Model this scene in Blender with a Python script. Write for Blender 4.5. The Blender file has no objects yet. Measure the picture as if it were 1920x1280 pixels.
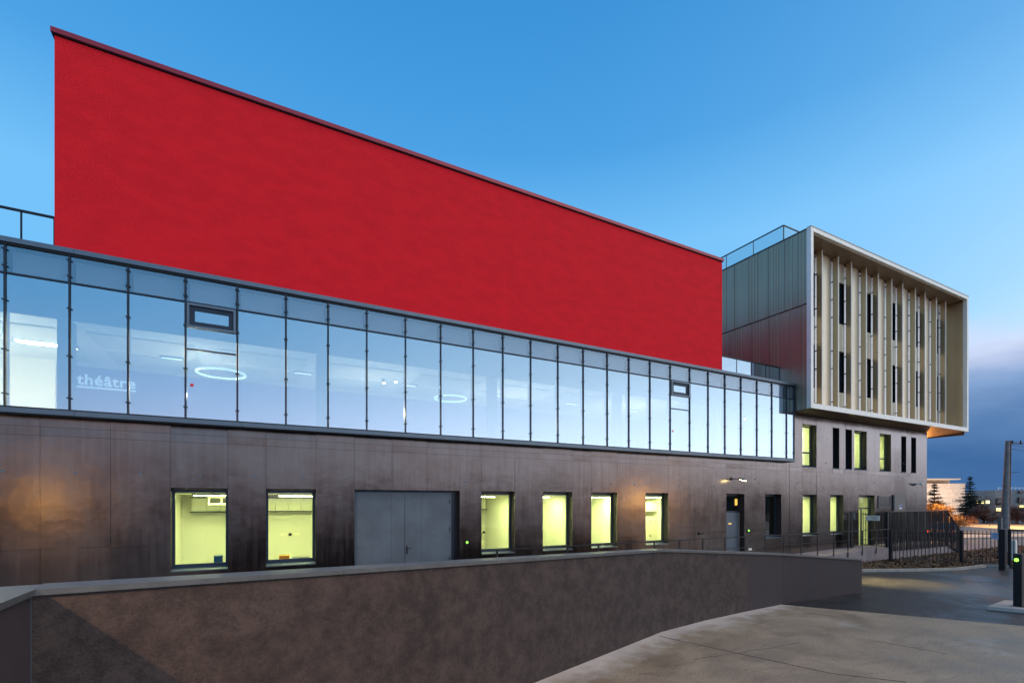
import bpy, bmesh, math, random
from mathutils import Vector, Matrix, noise
random.seed(7)
S = bpy.context.scene
COL = S.collection

# ------------------------------------------------------------------ camera, sky, sun
# world axes: X runs along the facade, Y into the building, Z up, eye level is z = 0
SR, CR = 0.46856, 0.88345          # sine / cosine of the camera heading
FPX = 907.0
def ray(px, py=939.0):
    u = px - 960.0
    return (CR*u + SR*FPX, -SR*u + CR*FPX, 939.0 - py)
def fx(px, Y):                      # X of a vertical line seen at px, lying in the plane Y
    d = ray(px); return Y*d[0]/d[1]
def fz(px, py, Y):
    d = ray(px, py); return Y*d[2]/d[1]
def gp(px, py, z=-3.2):             # point on the horizontal plane z
    d = ray(px, py); t = z/d[2]; return (d[0]*t, d[1]*t)
def dp(px, py, depth):              # point at a given distance in front of the eye
    d = ray(px, py); t = depth/FPX; return Vector((d[0]*t, d[1]*t, d[2]*t))

cam_d = bpy.data.cameras.new('camera'); cam = bpy.data.objects.new('camera', cam_d); COL.objects.link(cam)
cam_d.lens = 17.006; cam_d.sensor_width = 36; cam_d.shift_y = (939-640)/1920.0
cam_d.clip_start = 0.05; cam_d.clip_end = 3000
cam.location = (0, 0, 0); cam.rotation_euler = (math.radians(90), 0, -math.asin(SR))
S.camera = cam
S.view_settings.view_transform = 'Standard'; S.view_settings.look = 'None'
S.view_settings.gamma = 1; S.view_settings.use_curve_mapping = False
S.view_settings.exposure = 0.15

SUN_AZ = math.radians(127)          # clockwise from +Y: behind the camera, to its right
SUN_EL = math.radians(3.0)
W = bpy.data.worlds.new('World'); S.world = W; W.use_nodes = True
nt = W.node_tree; nt.nodes.clear()
def N(tree, typ, **kw):
    n = tree.nodes.new(typ)
    for k, v in kw.items():
        if k == 'inp':
            for a, b in v.items(): n.inputs[a].default_value = b
        else: setattr(n, k, v)
    return n
def L(tree, a, b): tree.links.new(a, b)
def M_(tree, op, a, b=None, clamp=False):
    n = tree.nodes.new('ShaderNodeMath'); n.operation = op; n.use_clamp = clamp
    for i, v in enumerate((a, b)):
        if v is None: continue
        if isinstance(v, (int, float)): n.inputs[i].default_value = v
        else: tree.links.new(v, n.inputs[i])
    return n.outputs[0]
def RANGE(tree, v, a, b, c=0.0, d=1.0, smooth=True):
    n = tree.nodes.new('ShaderNodeMapRange'); n.interpolation_type = 'SMOOTHSTEP' if smooth else 'LINEAR'
    tree.links.new(v, n.inputs['Value'])
    n.inputs['From Min'].default_value = a; n.inputs['From Max'].default_value = b
    n.inputs['To Min'].default_value = c; n.inputs['To Max'].default_value = d
    return n.outputs[0]
def MIXC(tree, f, a, b, blend='MIX'):
    n = tree.nodes.new('ShaderNodeMix'); n.data_type = 'RGBA'; n.blend_type = blend
    for sock, v in ((n.inputs[0], f), (n.inputs[6], a), (n.inputs[7], b)):
        if isinstance(v, (int, float)): sock.default_value = v
        elif isinstance(v, tuple): sock.default_value = v if len(v) == 4 else (*v, 1)
        else: tree.links.new(v, sock)
    return n.outputs[2]

sky = N(nt, 'ShaderNodeTexSky', sky_type='NISHITA', sun_disc=False, sun_elevation=SUN_EL, sun_rotation=SUN_AZ,
        altitude=100, air_density=1.0, dust_density=0.6, ozone_density=3.5)
tc = N(nt, 'ShaderNodeTexCoord')
sep = N(nt, 'ShaderNodeSeparateXYZ'); L(nt, tc.outputs['Generated'], sep.inputs[0])
z = sep.outputs[2]
# evening cloud bank low over the far side, clear behind the camera
mp = N(nt, 'ShaderNodeMapping', inp={'Scale': (1.6, 1.6, 5.0)}); L(nt, tc.outputs['Generated'], mp.inputs[0])
cn = N(nt, 'ShaderNodeTexNoise', inp={'Scale': 2.0, 'Detail': 6.0, 'Roughness': 0.5}); L(nt, mp.outputs[0], cn.inputs['Vector'])
edge = M_(nt, 'MULTIPLY', M_(nt, 'SUBTRACT', cn.outputs[0], 0.5), 0.17)
ze = M_(nt, 'ADD', z, edge)
side = M_(nt, 'ADD', M_(nt, 'MULTIPLY', sep.outputs[0], 0.45), M_(nt, 'MULTIPLY', sep.outputs[1], 0.89))
sidef = RANGE(nt, side, -0.05, 0.45)
bank = M_(nt, 'MULTIPLY', RANGE(nt, ze, 0.275, 0.215), sidef)
cr_ = N(nt, 'ShaderNodeValToRGB'); L(nt, ze, cr_.inputs[0]); e = cr_.color_ramp.elements
e[0].position = 0.0; e[0].color = (.055, .16, .36, 1); e[1].position = 0.27; e[1].color = (.48, .68, .93, 1)
for p, c in ((.06, (.042, .13, .33)), (.12, (.10, .21, .43)), (.165, (.22, .35, .60)), (.205, (.46, .55, .78)), (.235, (.62, .70, .90))):
    q = e.new(p); q.color = (*c, 1)
cloudlow = cr_.outputs[0]
# clear air, graded by height and by distance from the afterglow
def sky_ramp(stops):
    r = N(nt, 'ShaderNodeValToRGB'); L(nt, M_(nt, 'MAXIMUM', z, 0.0), r.inputs[0]); e = r.color_ramp.elements
    e[0].position = stops[0][0]; e[0].color = (*stops[0][1], 1); e[1].position = stops[-1][0]; e[1].color = (*stops[-1][1], 1)
    for p, c in stops[1:-1]:
        q = e.new(p); q.color = (*c, 1)
    return r.outputs[0]
rA = sky_ramp([(0, (.78, .70, .84)), (.10, (.60, .66, .90)), (.18, (.32, .57, .90)), (.30, (.17, .51, .90)), (.45, (.17, .51, .90)), (.58, (.068, .34, .74)), (.75, (.038, .26, .63)), (1, (.02, .17, .48))])
rB = sky_ramp([(0, (1.55, 1.50, 1.60)), (.10, (1.85, 1.92, 2.2)), (.25, (1.05, 1.22, 1.42)), (.50, (.42, .75, 1.08)), (1, (.03, .18, .50))])
az = M_(nt, 'ADD', M_(nt, 'MULTIPLY', sep.outputs[0], .80), M_(nt, 'MULTIPLY', sep.outputs[1], -.60))
glow = M_(nt, 'POWER', RANGE(nt, az, -.3, 1.0, smooth=False), 3.2)
clear = MIXC(nt, glow, rA, rB)
mixed = MIXC(nt, bank, clear, cloudlow)
skys = MIXC(nt, 1.0, sky.outputs[0], (0.12, 0.12, 0.12), 'MULTIPLY')
fin = MIXC(nt, 0.05, mixed, skys)
bg = N(nt, 'ShaderNodeBackground', inp={'Strength': 1.0}); L(nt, fin, bg.inputs[0])
out = N(nt, 'ShaderNodeOutputWorld'); L(nt, bg.outputs[0], out.inputs[0])

sun_d = bpy.data.lights.new('sun', 'SUN'); sun_d.energy = 1.5; sun_d.angle = math.radians(50); sun_d.color = (1.0, 0.80, 0.62)
sun = bpy.data.objects.new('sun', sun_d); COL.objects.link(sun)
sdir = Vector((math.sin(SUN_AZ)*math.cos(math.radians(52)), math.cos(SUN_AZ)*math.cos(math.radians(52)), math.sin(math.radians(52))))
sun.rotation_euler = (-sdir).to_track_quat('-Z', 'Y').to_euler()

# ------------------------------------------------------------------ helpers
class MB:
    def __init__(s): s.v = []; s.f = []; s.mi = []; s.cur = 0
    def face(s, pts):
        b = len(s.v); s.v += [tuple(p) for p in pts]; s.f.append(tuple(range(b, b+len(pts)))); s.mi.append(s.cur); return s
    def box(s, x0, x1, y0, y1, z0, z1):
        if x0 > x1: x0, x1 = x1, x0
        if y0 > y1: y0, y1 = y1, y0
        if z0 > z1: z0, z1 = z1, z0
        b = len(s.v)
        s.v += [(x0,y0,z0),(x1,y0,z0),(x1,y1,z0),(x0,y1,z0),(x0,y0,z1),(x1,y0,z1),(x1,y1,z1),(x0,y1,z1)]
        for q in ((0,3,2,1),(4,5,6,7),(0,1,5,4),(1,2,6,5),(2,3,7,6),(3,0,4,7)):
            s.f.append(tuple(b+i for i in q)); s.mi.append(s.cur)
        return s
    def hexa(s, p):                 # eight points, bottom ring then top ring
        b = len(s.v); s.v += [tuple(q) for q in p]
        for q in ((0,3,2,1),(4,5,6,7),(0,1,5,4),(1,2,6,5),(2,3,7,6),(3,0,4,7)):
            s.f.append(tuple(b+i for i in q)); s.mi.append(s.cur)
        return s
    def bar(s, a, b_, w, h=None):   # square bar from a to b
        a = Vector(a); b_ = Vector(b_); h = h or w; d = (b_-a).normalized()
        up = Vector((0,0,1)) if abs(d.z) < .95 else Vector((0,1,0))
        r = d.cross(up).normalized(); u = r.cross(d)
        ring = lambda c: [c-r*w/2-u*h/2, c+r*w/2-u*h/2, c+r*w/2+u*h/2, c-r*w/2+u*h/2]
        return s.hexa(ring(a)+ring(b_))
    def cyl(s, a, b_, r0, r1=None, n=10, caps=True):
        r1 = r0 if r1 is None else r1
        a = Vector(a); b_ = Vector(b_); d = (b_-a).normalized()
        up = Vector((0,0,1)) if abs(d.z) < .95 else Vector((0,1,0))
        r = d.cross(up).normalized(); u = r.cross(d); k = len(s.v)
        for c, rr in ((a, r0), (b_, r1)):
            for i in range(n):
                t = 2*math.pi*i/n; s.v.append(tuple(c + r*math.cos(t)*rr + u*math.sin(t)*rr))
        for i in range(n):
            j = (i+1) % n; s.f.append((k+i, k+j, k+n+j, k+n+i)); s.mi.append(s.cur)
        if caps:
            s.f.append(tuple(k+i for i in range(n))[::-1]); s.f.append(tuple(k+n+i for i in range(n))); s.mi += [s.cur]*2
        return s
    def ring_xz(s, x0, x1, z0, z1, w, y0, y1, wb=None):   # rectangular frame in an XZ plane
        wb = wb or w
        s.box(x0, x1, y0, y1, z1-w, z1); s.box(x0, x1, y0, y1, z0, z0+wb)
        s.box(x0, x0+w, y0, y1, z0+wb, z1-w); s.box(x1-w, x1, y0, y1, z0+wb, z1-w); return s
    def build(s, name, mats, parent=None, smooth=False, bevel=0):
        me = bpy.data.meshes.new(name); me.from_pydata(s.v, [], s.f)
        for m in (mats if isinstance(mats, (list, tuple)) else [mats]): me.materials.append(m)
        me.polygons.foreach_set('material_index', s.mi)
        if smooth: me.polygons.foreach_set('use_smooth', [True]*len(s.f))
        me.update()
        bm = bmesh.new(); bm.from_mesh(me); bmesh.ops.recalc_face_normals(bm, faces=bm.faces); bm.to_mesh(me); bm.free()
        o = bpy.data.objects.new(name, me); COL.objects.link(o)
        if parent is not None: o.parent = parent
        if bevel:
            b = o.modifiers.new('bevel', 'BEVEL'); b.width = bevel; b.segments = 2; b.limit_method = 'ANGLE'
        return o
def thing(name, label, cat, group=None, loc=(0,0,0)):
    o = bpy.data.objects.new(name, None); COL.objects.link(o); o.empty_display_size = 0.3
    o['label'] = label; o['category'] = cat
    if group: o['group'] = group
    return o
def tag(o, label, cat, group=None):
    o['label'] = label; o['category'] = cat
    if group: o['group'] = group
    return o
def struct(o): o['kind'] = 'structure'; return o
def lamp(name, kind, loc, energy, color, parent=None, radius=0.1, target=None, spot=None, blend=.6):
    d = bpy.data.lights.new(name, kind); d.energy = energy; d.color = color
    if kind != 'AREA': d.shadow_soft_size = radius
    if kind == 'SPOT': d.spot_size = math.radians(spot or 120); d.spot_blend = blend
    o = bpy.data.objects.new(name, d); COL.objects.link(o); o.location = loc
    if target: o.rotation_euler = (Vector(target)-Vector(loc)).to_track_quat('-Z', 'Y').to_euler()
    if parent is not None: o.parent = parent
    return o

# ------------------------------------------------------------------ materials
def mat(name, col, rough=.5, metal=0.0, var=0.0, vscale=3.0, bump=0.0, bscale=40.0, stretch=None, spec=.5, detail=5.0, rvar=0.0):
    m = bpy.data.materials.new(name); m.use_nodes = True; t = m.node_tree
    p = t.nodes['Principled BSDF']; p.inputs['Base Color'].default_value = (*col, 1)
    p.inputs['Roughness'].default_value = rough; p.inputs['Metallic'].default_value = metal
    p.inputs['Specular IOR Level'].default_value = spec
    g = N(t, 'ShaderNodeNewGeometry'); vec = g.outputs['Position']
    if stretch:
        mp = N(t, 'ShaderNodeMapping', inp={'Scale': stretch}); L(t, vec, mp.inputs[0]); vec = mp.outputs[0]
    if var or rvar:
        n = N(t, 'ShaderNodeTexNoise', inp={'Scale': vscale, 'Detail': detail, 'Roughness': .62}); L(t, vec, n.inputs['Vector'])
        if var:
            c = MIXC(t, RANGE(t, n.outputs[0], .3, .7), tuple(x*(1-var) for x in col), tuple(min(1, x*(1+var)) for x in col))
            L(t, c, p.inputs['Base Color'])
        if rvar: L(t, RANGE(t, n.outputs[0], .3, .7, rough-rvar, rough+rvar), p.inputs['Roughness'])
    if bump:
        n2 = N(t, 'ShaderNodeTexNoise', inp={'Scale': bscale, 'Detail': 4.0}); L(t, g.outputs['Position'], n2.inputs['Vector'])
        b = N(t, 'ShaderNodeBump', inp={'Strength': bump, 'Distance': .02}); L(t, n2.outputs[0], b.inputs['Height'])
        L(t, b.outputs[0], p.inputs['Normal'])
    m['p'] = 1
    return m
def emis(name, col, strength):
    m = bpy.data.materials.new(name); m.use_nodes = True; p = m.node_tree.nodes['Principled BSDF']
    p.inputs['Base Color'].default_value = (*[min(1, c) for c in col], 1)
    p.inputs['Emission Color'].default_value = (*col, 1); p.inputs['Emission Strength'].default_value = strength
    return m
def glass(name, tint, ior, rough=0.0, wav=0.0, refl=(1, 1, 1), floor=0.0):
    m = bpy.data.materials.new(name); m.use_nodes = True; t = m.node_tree; t.nodes.clear()
    geo = N(t, 'ShaderNodeNewGeometry'); vm = N(t, 'ShaderNodeVectorMath', operation='DOT_PRODUCT')
    L(t, geo.outputs['Normal'], vm.inputs[0]); L(t, geo.outputs['Incoming'], vm.inputs[1])
    f0 = max(floor, ((ior-1)/(ior+1))**2)
    f = M_(t, 'POWER', M_(t, 'SUBTRACT', 1.0, M_(t, 'ABSOLUTE', vm.outputs['Value']), True), 4.0)
    f = M_(t, 'ADD', M_(t, 'MULTIPLY', f, 1-f0), f0)
    tr = N(t, 'ShaderNodeBsdfTransparent', inp={'Color': (*tint, 1)})
    gl = N(t, 'ShaderNodeBsdfGlossy', inp={'Color': (*refl, 1), 'Roughness': rough})
    if wav:
        n2 = N(t, 'ShaderNodeTexNoise', inp={'Scale': .9, 'Detail': 1.0}); L(t, geo.outputs['Position'], n2.inputs['Vector'])
        b = N(t, 'ShaderNodeBump', inp={'Strength': wav, 'Distance': .02}); L(t, n2.outputs[0], b.inputs['Height'])
        L(t, b.outputs[0], gl.inputs['Normal'])
    mx = N(t, 'ShaderNodeMixShader'); L(t, f, mx.inputs[0]); L(t, tr.outputs[0], mx.inputs[1]); L(t, gl.outputs[0], mx.inputs[2])
    o = N(t, 'ShaderNodeOutputMaterial'); L(t, mx.outputs[0], o.inputs[0])
    return m

# brown lacquered metal cladding: dents, faint vertical runs, scuffs
def cladding():
    m = bpy.data.materials.new('brown_metal_cladding'); m.use_nodes = True; t = m.node_tree; p = t.nodes['Principled BSDF']
    g = N(t, 'ShaderNodeNewGeometry'); pos = g.outputs['Position']
    n = N(t, 'ShaderNodeTexNoise', inp={'Scale': 1.1, 'Detail': 7.0, 'Roughness': .65}); L(t, pos, n.inputs['Vector'])
    mp = N(t, 'ShaderNodeMapping', inp={'Scale': (9, 9, .5)}); L(t, pos, mp.inputs[0])
    st = N(t, 'ShaderNodeTexNoise', inp={'Scale': 1.5, 'Detail': 4.0}); L(t, mp.outputs[0], st.inputs['Vector'])
    f = M_(t, 'ADD', M_(t, 'MULTIPLY', n.outputs[0], .6), M_(t, 'MULTIPLY', st.outputs[0], .4))
    c = MIXC(t, RANGE(t, f, .35, .65), (.088, .066, .060), (.142, .118, .112))
    sp = N(t, 'ShaderNodeTexNoise', inp={'Scale': 16.0, 'Detail': 3.0}); L(t, pos, sp.inputs['Vector'])
    c = MIXC(t, RANGE(t, sp.outputs[0], .69, .76, 0, .5), c, (.04, .035, .03))
    L(t, c, p.inputs['Base Color'])
    p.inputs['Metallic'].default_value = 1.0
    L(t, RANGE(t, f, .3, .7, .19, .28), p.inputs['Roughness'])
    p.inputs['Coat Weight'].default_value = .7; p.inputs['Coat IOR'].default_value = 1.6; p.inputs['Coat Roughness'].default_value = .15
    d = N(t, 'ShaderNodeTexNoise', inp={'Scale': 2.6, 'Detail': 2.0, 'Roughness': .5}); L(t, pos, d.inputs['Vector'])
    d2 = N(t, 'ShaderNodeTexNoise', inp={'Scale': 60.0, 'Detail': 2.0}); L(t, pos, d2.inputs['Vector'])
    b = N(t, 'ShaderNodeBump', inp={'Strength': .075, 'Distance': .05}); L(t, d.outputs[0], b.inputs['Height'])
    b2 = N(t, 'ShaderNodeBump', inp={'Strength': .12, 'Distance': .004}); L(t, d2.outputs[0], b2.inputs['Height']); L(t, b.outputs[0], b2.inputs['Normal'])
    L(t, b2.outputs[0], p.inputs['Normal']); L(t, b2.outputs[0], p.inputs['Coat Normal'])
    return m
# brown trowelled render of the ramp wall: cloudy, blotched
def blotchy(name, dark, light, lo, hi, bump=.5):
    m = bpy.data.materials.new(name); m.use_nodes = True; t = m.node_tree; p = t.nodes['Principled BSDF']
    pos = N(t, 'ShaderNodeNewGeometry').outputs['Position']
    n = N(t, 'ShaderNodeTexNoise', inp={'Scale': 3.4, 'Detail': 11.0, 'Roughness': .78, 'Distortion': .15}); L(t, pos, n.inputs['Vector'])
    n2 = N(t, 'ShaderNodeTexNoise', inp={'Scale': 45.0, 'Detail': 3.0}); L(t, pos, n2.inputs['Vector'])
    f = M_(t, 'ADD', M_(t, 'MULTIPLY', n.outputs[0], .82), M_(t, 'MULTIPLY', n2.outputs[0], .18))
    cb = MIXC(t, RANGE(t, f, lo, hi), dark, light)
    mp_ = N(t, 'ShaderNodeMapping', inp={'Scale': (1, 1, 1.8), 'Rotation': (.3, .5, 0)}); L(t, pos, mp_.inputs[0])
    n3 = N(t, 'ShaderNodeTexNoise', inp={'Scale': 7.0, 'Detail': 12.0, 'Roughness': .82, 'Distortion': 1.6}); L(t, mp_.outputs[0], n3.inputs['Vector'])
    n4 = N(t, 'ShaderNodeTexNoise', inp={'Scale': .55, 'Detail': 3.0}); L(t, pos, n4.inputs['Vector'])
    sc_ = M_(t, 'MULTIPLY', RANGE(t, n3.outputs[0], .54, .64), RANGE(t, n4.outputs[0], .40, .60, .15, .8))
    if bump > .4: cb = MIXC(t, sc_, cb, tuple(c_*.42 for c_ in dark))
    L(t, cb, p.inputs['Base Color'])
    p.inputs['Roughness'].default_value = .75
    b = N(t, 'ShaderNodeBump', inp={'Strength': bump, 'Distance': .01}); L(t, n2.outputs[0], b.inputs['Height']); L(t, b.outputs[0], p.inputs['Normal'])
    return m
def ground_mat(name, dark, light, rlo, rhi, scale, fine, tint=None, sheen=.5):
    m = bpy.data.materials.new(name); m.use_nodes = True; t = m.node_tree; p = t.nodes['Principled BSDF']
    pos = N(t, 'ShaderNodeNewGeometry').outputs['Position']
    n = N(t, 'ShaderNodeTexNoise', inp={'Scale': scale, 'Detail': 8.0, 'Roughness': .62, 'Distortion': .6}); L(t, pos, n.inputs['Vector'])
    n2 = N(t, 'ShaderNodeTexNoise', inp={'Scale': fine, 'Detail': 3.0}); L(t, pos, n2.inputs['Vector'])
    f = M_(t, 'ADD', M_(t, 'MULTIPLY', n.outputs[0], .52), M_(t, 'MULTIPLY', n2.outputs[0], .48))
    c = MIXC(t, RANGE(t, f, .36, .64), dark, light)
    if tint:
        n3 = N(t, 'ShaderNodeTexNoise', inp={'Scale': .8, 'Detail': 6.0, 'Roughness': .6}); L(t, pos, n3.inputs['Vector'])
        c = MIXC(t, RANGE(t, n3.outputs[0], .55, .72, 0, .4), c, tint)
        mp5 = N(t, 'ShaderNodeMapping', inp={'Scale': (.5, 2.2, 1), 'Rotation': (0, 0, .5)}); L(t, pos, mp5.inputs[0])
        n5 = N(t, 'ShaderNodeTexNoise', inp={'Scale': 1.6, 'Detail': 10.0, 'Roughness': .7, 'Distortion': .8}); L(t, mp5.outputs[0], n5.inputs['Vector'])
        c = MIXC(t, RANGE(t, n5.outputs[0], .5, .34, 0, .32), c, (.085, .066, .048))
        n6 = N(t, 'ShaderNodeTexNoise', inp={'Scale': 42.0, 'Detail': 3.0}); L(t, pos, n6.inputs['Vector'])
        c = MIXC(t, RANGE(t, n6.outputs[0], .54, .66, 0, .45), c, (.07, .055, .042))
    if name == 'foreground_concrete':      # pale dust lying along the foot of the ramp wall
        sx = N(t, 'ShaderNodeSeparateXYZ'); L(t, pos, sx.inputs[0])
        lin = lambda a, b, k: M_(t, 'ADD', M_(t, 'ADD', M_(t, 'MULTIPLY', sx.outputs[0], a), M_(t, 'MULTIPLY', sx.outputs[1], b)), k)
        d_ = M_(t, 'MINIMUM', M_(t, 'MULTIPLY', lin(-.301, .954, .301*8.78-.954*8.75), 1.0), 5.0)
        d2_ = lin(-.13, .99, .13*8.78-.99*8.75)
        dd = M_(t, 'MAXIMUM', d_, d2_)
        n4 = N(t, 'ShaderNodeTexNoise', inp={'Scale': 3.0, 'Detail': 6.0}); L(t, pos, n4.inputs['Vector'])
        dd = M_(t, 'ADD', dd, M_(t, 'MULTIPLY', M_(t, 'SUBTRACT', n4.outputs[0], .5), 1.2))
        c = MIXC(t, RANGE(t, dd, -.9, .05, 0, .75), c, (.52, .49, .46))
    L(t, c, p.inputs['Base Color'])
    L(t, RANGE(t, n.outputs[0], .35, .65, rlo, rhi), p.inputs['Roughness'])
    p.inputs['Specular IOR Level'].default_value = sheen
    b = N(t, 'ShaderNodeBump', inp={'Strength': .5, 'Distance': .006}); L(t, n2.outputs[0], b.inputs['Height']); L(t, b.outputs[0], p.inputs['Normal'])
    return m

clad = cladding()
wall_back = mat('reveal_metal', (.030, .026, .028), .5, .3)
red = mat('red_render', (.82, .017, .027), .9, var=.06, vscale=1.6, bump=.5, bscale=38, stretch=(1, 1, 2.2), spec=.18, detail=9)
red_cap = mat('red_coping_metal', (.34, .03, .05), .38, .2)
black_m = mat('plain_black', (.008, .008, .01), .5)
steel = mat('dark_blue_steel', (.030, .042, .058), .38, .5, rvar=.08)
steel_cap = mat('grey_aluminium_capping', (.15, .185, .22), .42, .7, var=.06)
alu = mat('window_frame_metal', (.035, .055, .085), .4, .4)
sillm = mat('sill_metal', (.16, .20, .24), .35, .6)
rail = mat('black_painted_rail', (.009, .010, .013), .45, .1)
railpale = mat('galvanised_bar', (.10, .09, .08), .45, .7)
champ = mat('champagne_metal', (.60, .48, .30), .30, .72, var=.05, vscale=.6, stretch=(1, 1, .1))
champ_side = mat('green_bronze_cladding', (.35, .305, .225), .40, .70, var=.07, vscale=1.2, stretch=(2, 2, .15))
champ_rib = mat('pale_bronze_rib', (.50, .46, .33), .4, .5)
lit_wall_m = mat('lit_wall_white', (.90, .91, .91), .35)  # white that stands in for brightly lit wall
frame_pale = mat('pale_champagne_trim', (.94, .90, .79), .42, .12, var=.04)
panel_cream = mat('cream_metal_panel', (.80, .67, .48), .40, .4, var=.05, stretch=(1, 1, .1))
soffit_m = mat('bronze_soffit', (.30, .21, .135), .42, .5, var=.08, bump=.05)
doorm = mat('blue_grey_door_paint', (.105, .135, .165), .5, .25, var=.12, vscale=1.5, bump=.08)
boxm = mat('grey_cabinet_paint', (.18, .17, .15), .5, .2)
gl_curtain = glass('curtain_glass', (.80, .86, .86), 2.3, 0.0, .04, (.72, .88, 1), .45)
gl_span = glass('spandrel_glass', (.82, .86, .88), 1.8, 0.06, .04, (.66, .76, .86), .24)
gl_win = glass('window_glass', (.92, .96, .90), 1.55, 0.0, .04)
gl_dark = mat('dark_glass', (.012, .016, .022), .03, 0, spec=.9)
gl_rail = glass('balustrade_glass', (.80, .86, .88), 1.7)
spandrel = mat('spandrel_board', (.40, .46, .52), .55, 0, var=.06)
ramp_r = blotchy('brown_blotched_render', (.021, .0135, .0125), (.064, .045, .040), .36, .64)
ramp_p = blotchy('brown_smooth_render', (.030, .022, .024), (.038, .029, .031), .3, .7, .3)
cop = mat('grey_coping', (.12, .13, .135), .4, .5, var=.12, vscale=5)
asph = ground_mat('asphalt', (.008, .009, .011), (.019, .020, .023), .30, .58, .55, 70, sheen=.42)
conc = ground_mat('foreground_concrete', (.165, .128, .082), (.31, .25, .168), .45, .7, .7, 30, (.40, .37, .33))
conc2 = mat('pink_grey_concrete', (.27, .22, .215), .7, var=.12, vscale=2, bump=.15)
kerb_m = mat('kerb_concrete', (.33, .30, .26), .7, var=.15, bump=.2)
soil = mat('leafy_soil', (.030, .022, .014), .9, var=.5, vscale=8, bump=.6)
leaf_l = mat('dry_leaf', (.11, .055, .022), .8, var=.5, vscale=12)
wallw = mat('interior_white', (.80, .80, .72), .8)
wallc = mat('interior_cream', (.80, .76, .62), .8)
ceilm = mat('interior_ceiling', (.82, .82, .76), .8)
perf = mat('perforated_ceiling_tile', (.66, .66, .60), .8, var=.1, vscale=60)
floorm = mat('interior_floor', (.45, .44, .40), .5)
purple = mat('violet_wall', (.24, .17, .42), .7)
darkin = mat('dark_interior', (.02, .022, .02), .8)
E_green = emis('yellow_green_tube', (.97, 1.0, .42), 70.0)
E_warm = emis('warm_panel_light', (1.0, .88, .62), 26.0)
E_letter = emis('pale_letters', (.75, .9, .95), .5)
E_small = emis('dim_strip_light', (.9, 1, .95), 2.0)
E_ring = emis('ring_light', (.80, 1.0, .95), 1.0)
E_spot = emis('spot_bulb', (1.0, 1.0, .95), 22.0)
E_orange = emis('sodium_bulb', (1.0, .45, .08), 60.0)
E_green2 = emis('green_diode', (.2, 1.0, .05), 4.0)
E_red = emis('red_tail_lamp', (1.0, .04, .02), 10.0)
E_win = emis('far_lit_window', (1.0, .80, .30), 2.2)
E_amber = emis('amber_glow', (1.0, .6, .12), 1.2)
red_dot = mat('red_sticker', (.85, .03, .04), .4)
# ------------------------------------------------------------------ ground
def sheet(pts, z): return MB().face([(x, y, z) for x, y in pts])
G = -3.2
struct(sheet([(-900, -900), (1500, -900), (1500, 1500), (-900, 1500)], G-.03).build('ground', soil))
CB0 = gp(1465, 1132); CB1 = gp(1920, 1172)
dx, dy = CB1[0]-CB0[0], CB1[1]-CB0[1]
farp = (CB0[0]+dx*2.6, CB0[1]+dy*2.6)
struct(sheet([(12.5, 9.25), (14.47, 9.37), CB0, (CB0[0]+dx*2.6, CB0[1]+dy*2.6), (-30, -7), (-30, 9.25)], G).build('concrete_forecourt', conc))
back = (CB0[0]-dx*.8, CB0[1]-dy*.8)
K = [(10.5, 14.0), (19.0, 12.6), gp(1617, 1072), gp(1720, 1071), gp(1800, 1069), gp(1850, 1063), (31.3, 10.1), (31.9, 9.3)]
struct(sheet([(CB0[0]-.05, CB0[1]-.05), farp, (-30, -7), (-30, -40), (70, -40), (70, 3), (33, 8.6), (31.9, 9.3)] + K[::-1][1:] , G+.004).build('asphalt_road', asph))
struct(sheet([(-40, 6.0), (-1.9, 5.8), (8.7, 9.0), (10.7, 9.3), (12.67, 9.45), (18.5, 9.45), (18.5, 12.6), (10.5, 13.9), (10.5, 14.98), (-40, 14.98)], G+.012).build('service_yard', asph))
# thin saw joint in the concrete
j0 = gp(1236, 1192); j1 = gp(1560, 1262)
struct(MB().bar((*j0, G+.001), (*j1, G+.001), .022, .006).build('slab_joint', mat('joint_dark', (.04, .035, .03), .8)))
random.seed(5)
for (pa, pb, w_) in (((1300, 1236), (1500, 1205), .008), ((1560, 1262), (1700, 1278), .022), ((1640, 1200), (1780, 1226), .006)):
    a_, b_ = Vector((*gp(*pa), G+.002)), Vector((*gp(*pb), G+.002)); m = MB(); pr = a_
    for k_ in range(1, 15):
        q_ = a_.lerp(b_, k_/14)+Vector((random.uniform(-.035, .035), random.uniform(-.035, .035), 0))*(w_ < .02)
        m.bar(pr, q_, w_*random.uniform(.6, 1.2), .005); pr = q_
    struct(m.build('slab_joint', bpy.data.materials['joint_dark']))
# kerb stones
kerb = thing('kerb', 'pale curved concrete kerb between asphalt and leaf covered bed', 'kerb')
for a, b in zip(K[:-1], K[1:]):
    a = Vector((*a, 0)); b = Vector((*b, 0)); d = b-a; n = max(1, round(d.length/1.0)); u = d/n; q = u.normalized()
    nrm = Vector((-q.y, q.x, 0))
    if nrm.y < 0: nrm = -nrm
    for i in range(n):
        p0 = a+u*i+q*.006; p1 = a+u*(i+1)-q*.006
        w = nrm*.16
        MB().hexa([p0+Vector((0,0,G-.1)), p1+Vector((0,0,G-.1)), p1+w+Vector((0,0,G-.1)), p0+w+Vector((0,0,G-.1)),
                   p0+nrm*.02+Vector((0,0,G+.12)), p1+nrm*.02+Vector((0,0,G+.12)), p1+w+Vector((0,0,G+.12)), p0+w+Vector((0,0,G+.12))]).build('kerb_stone', kerb_m, kerb)
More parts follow.
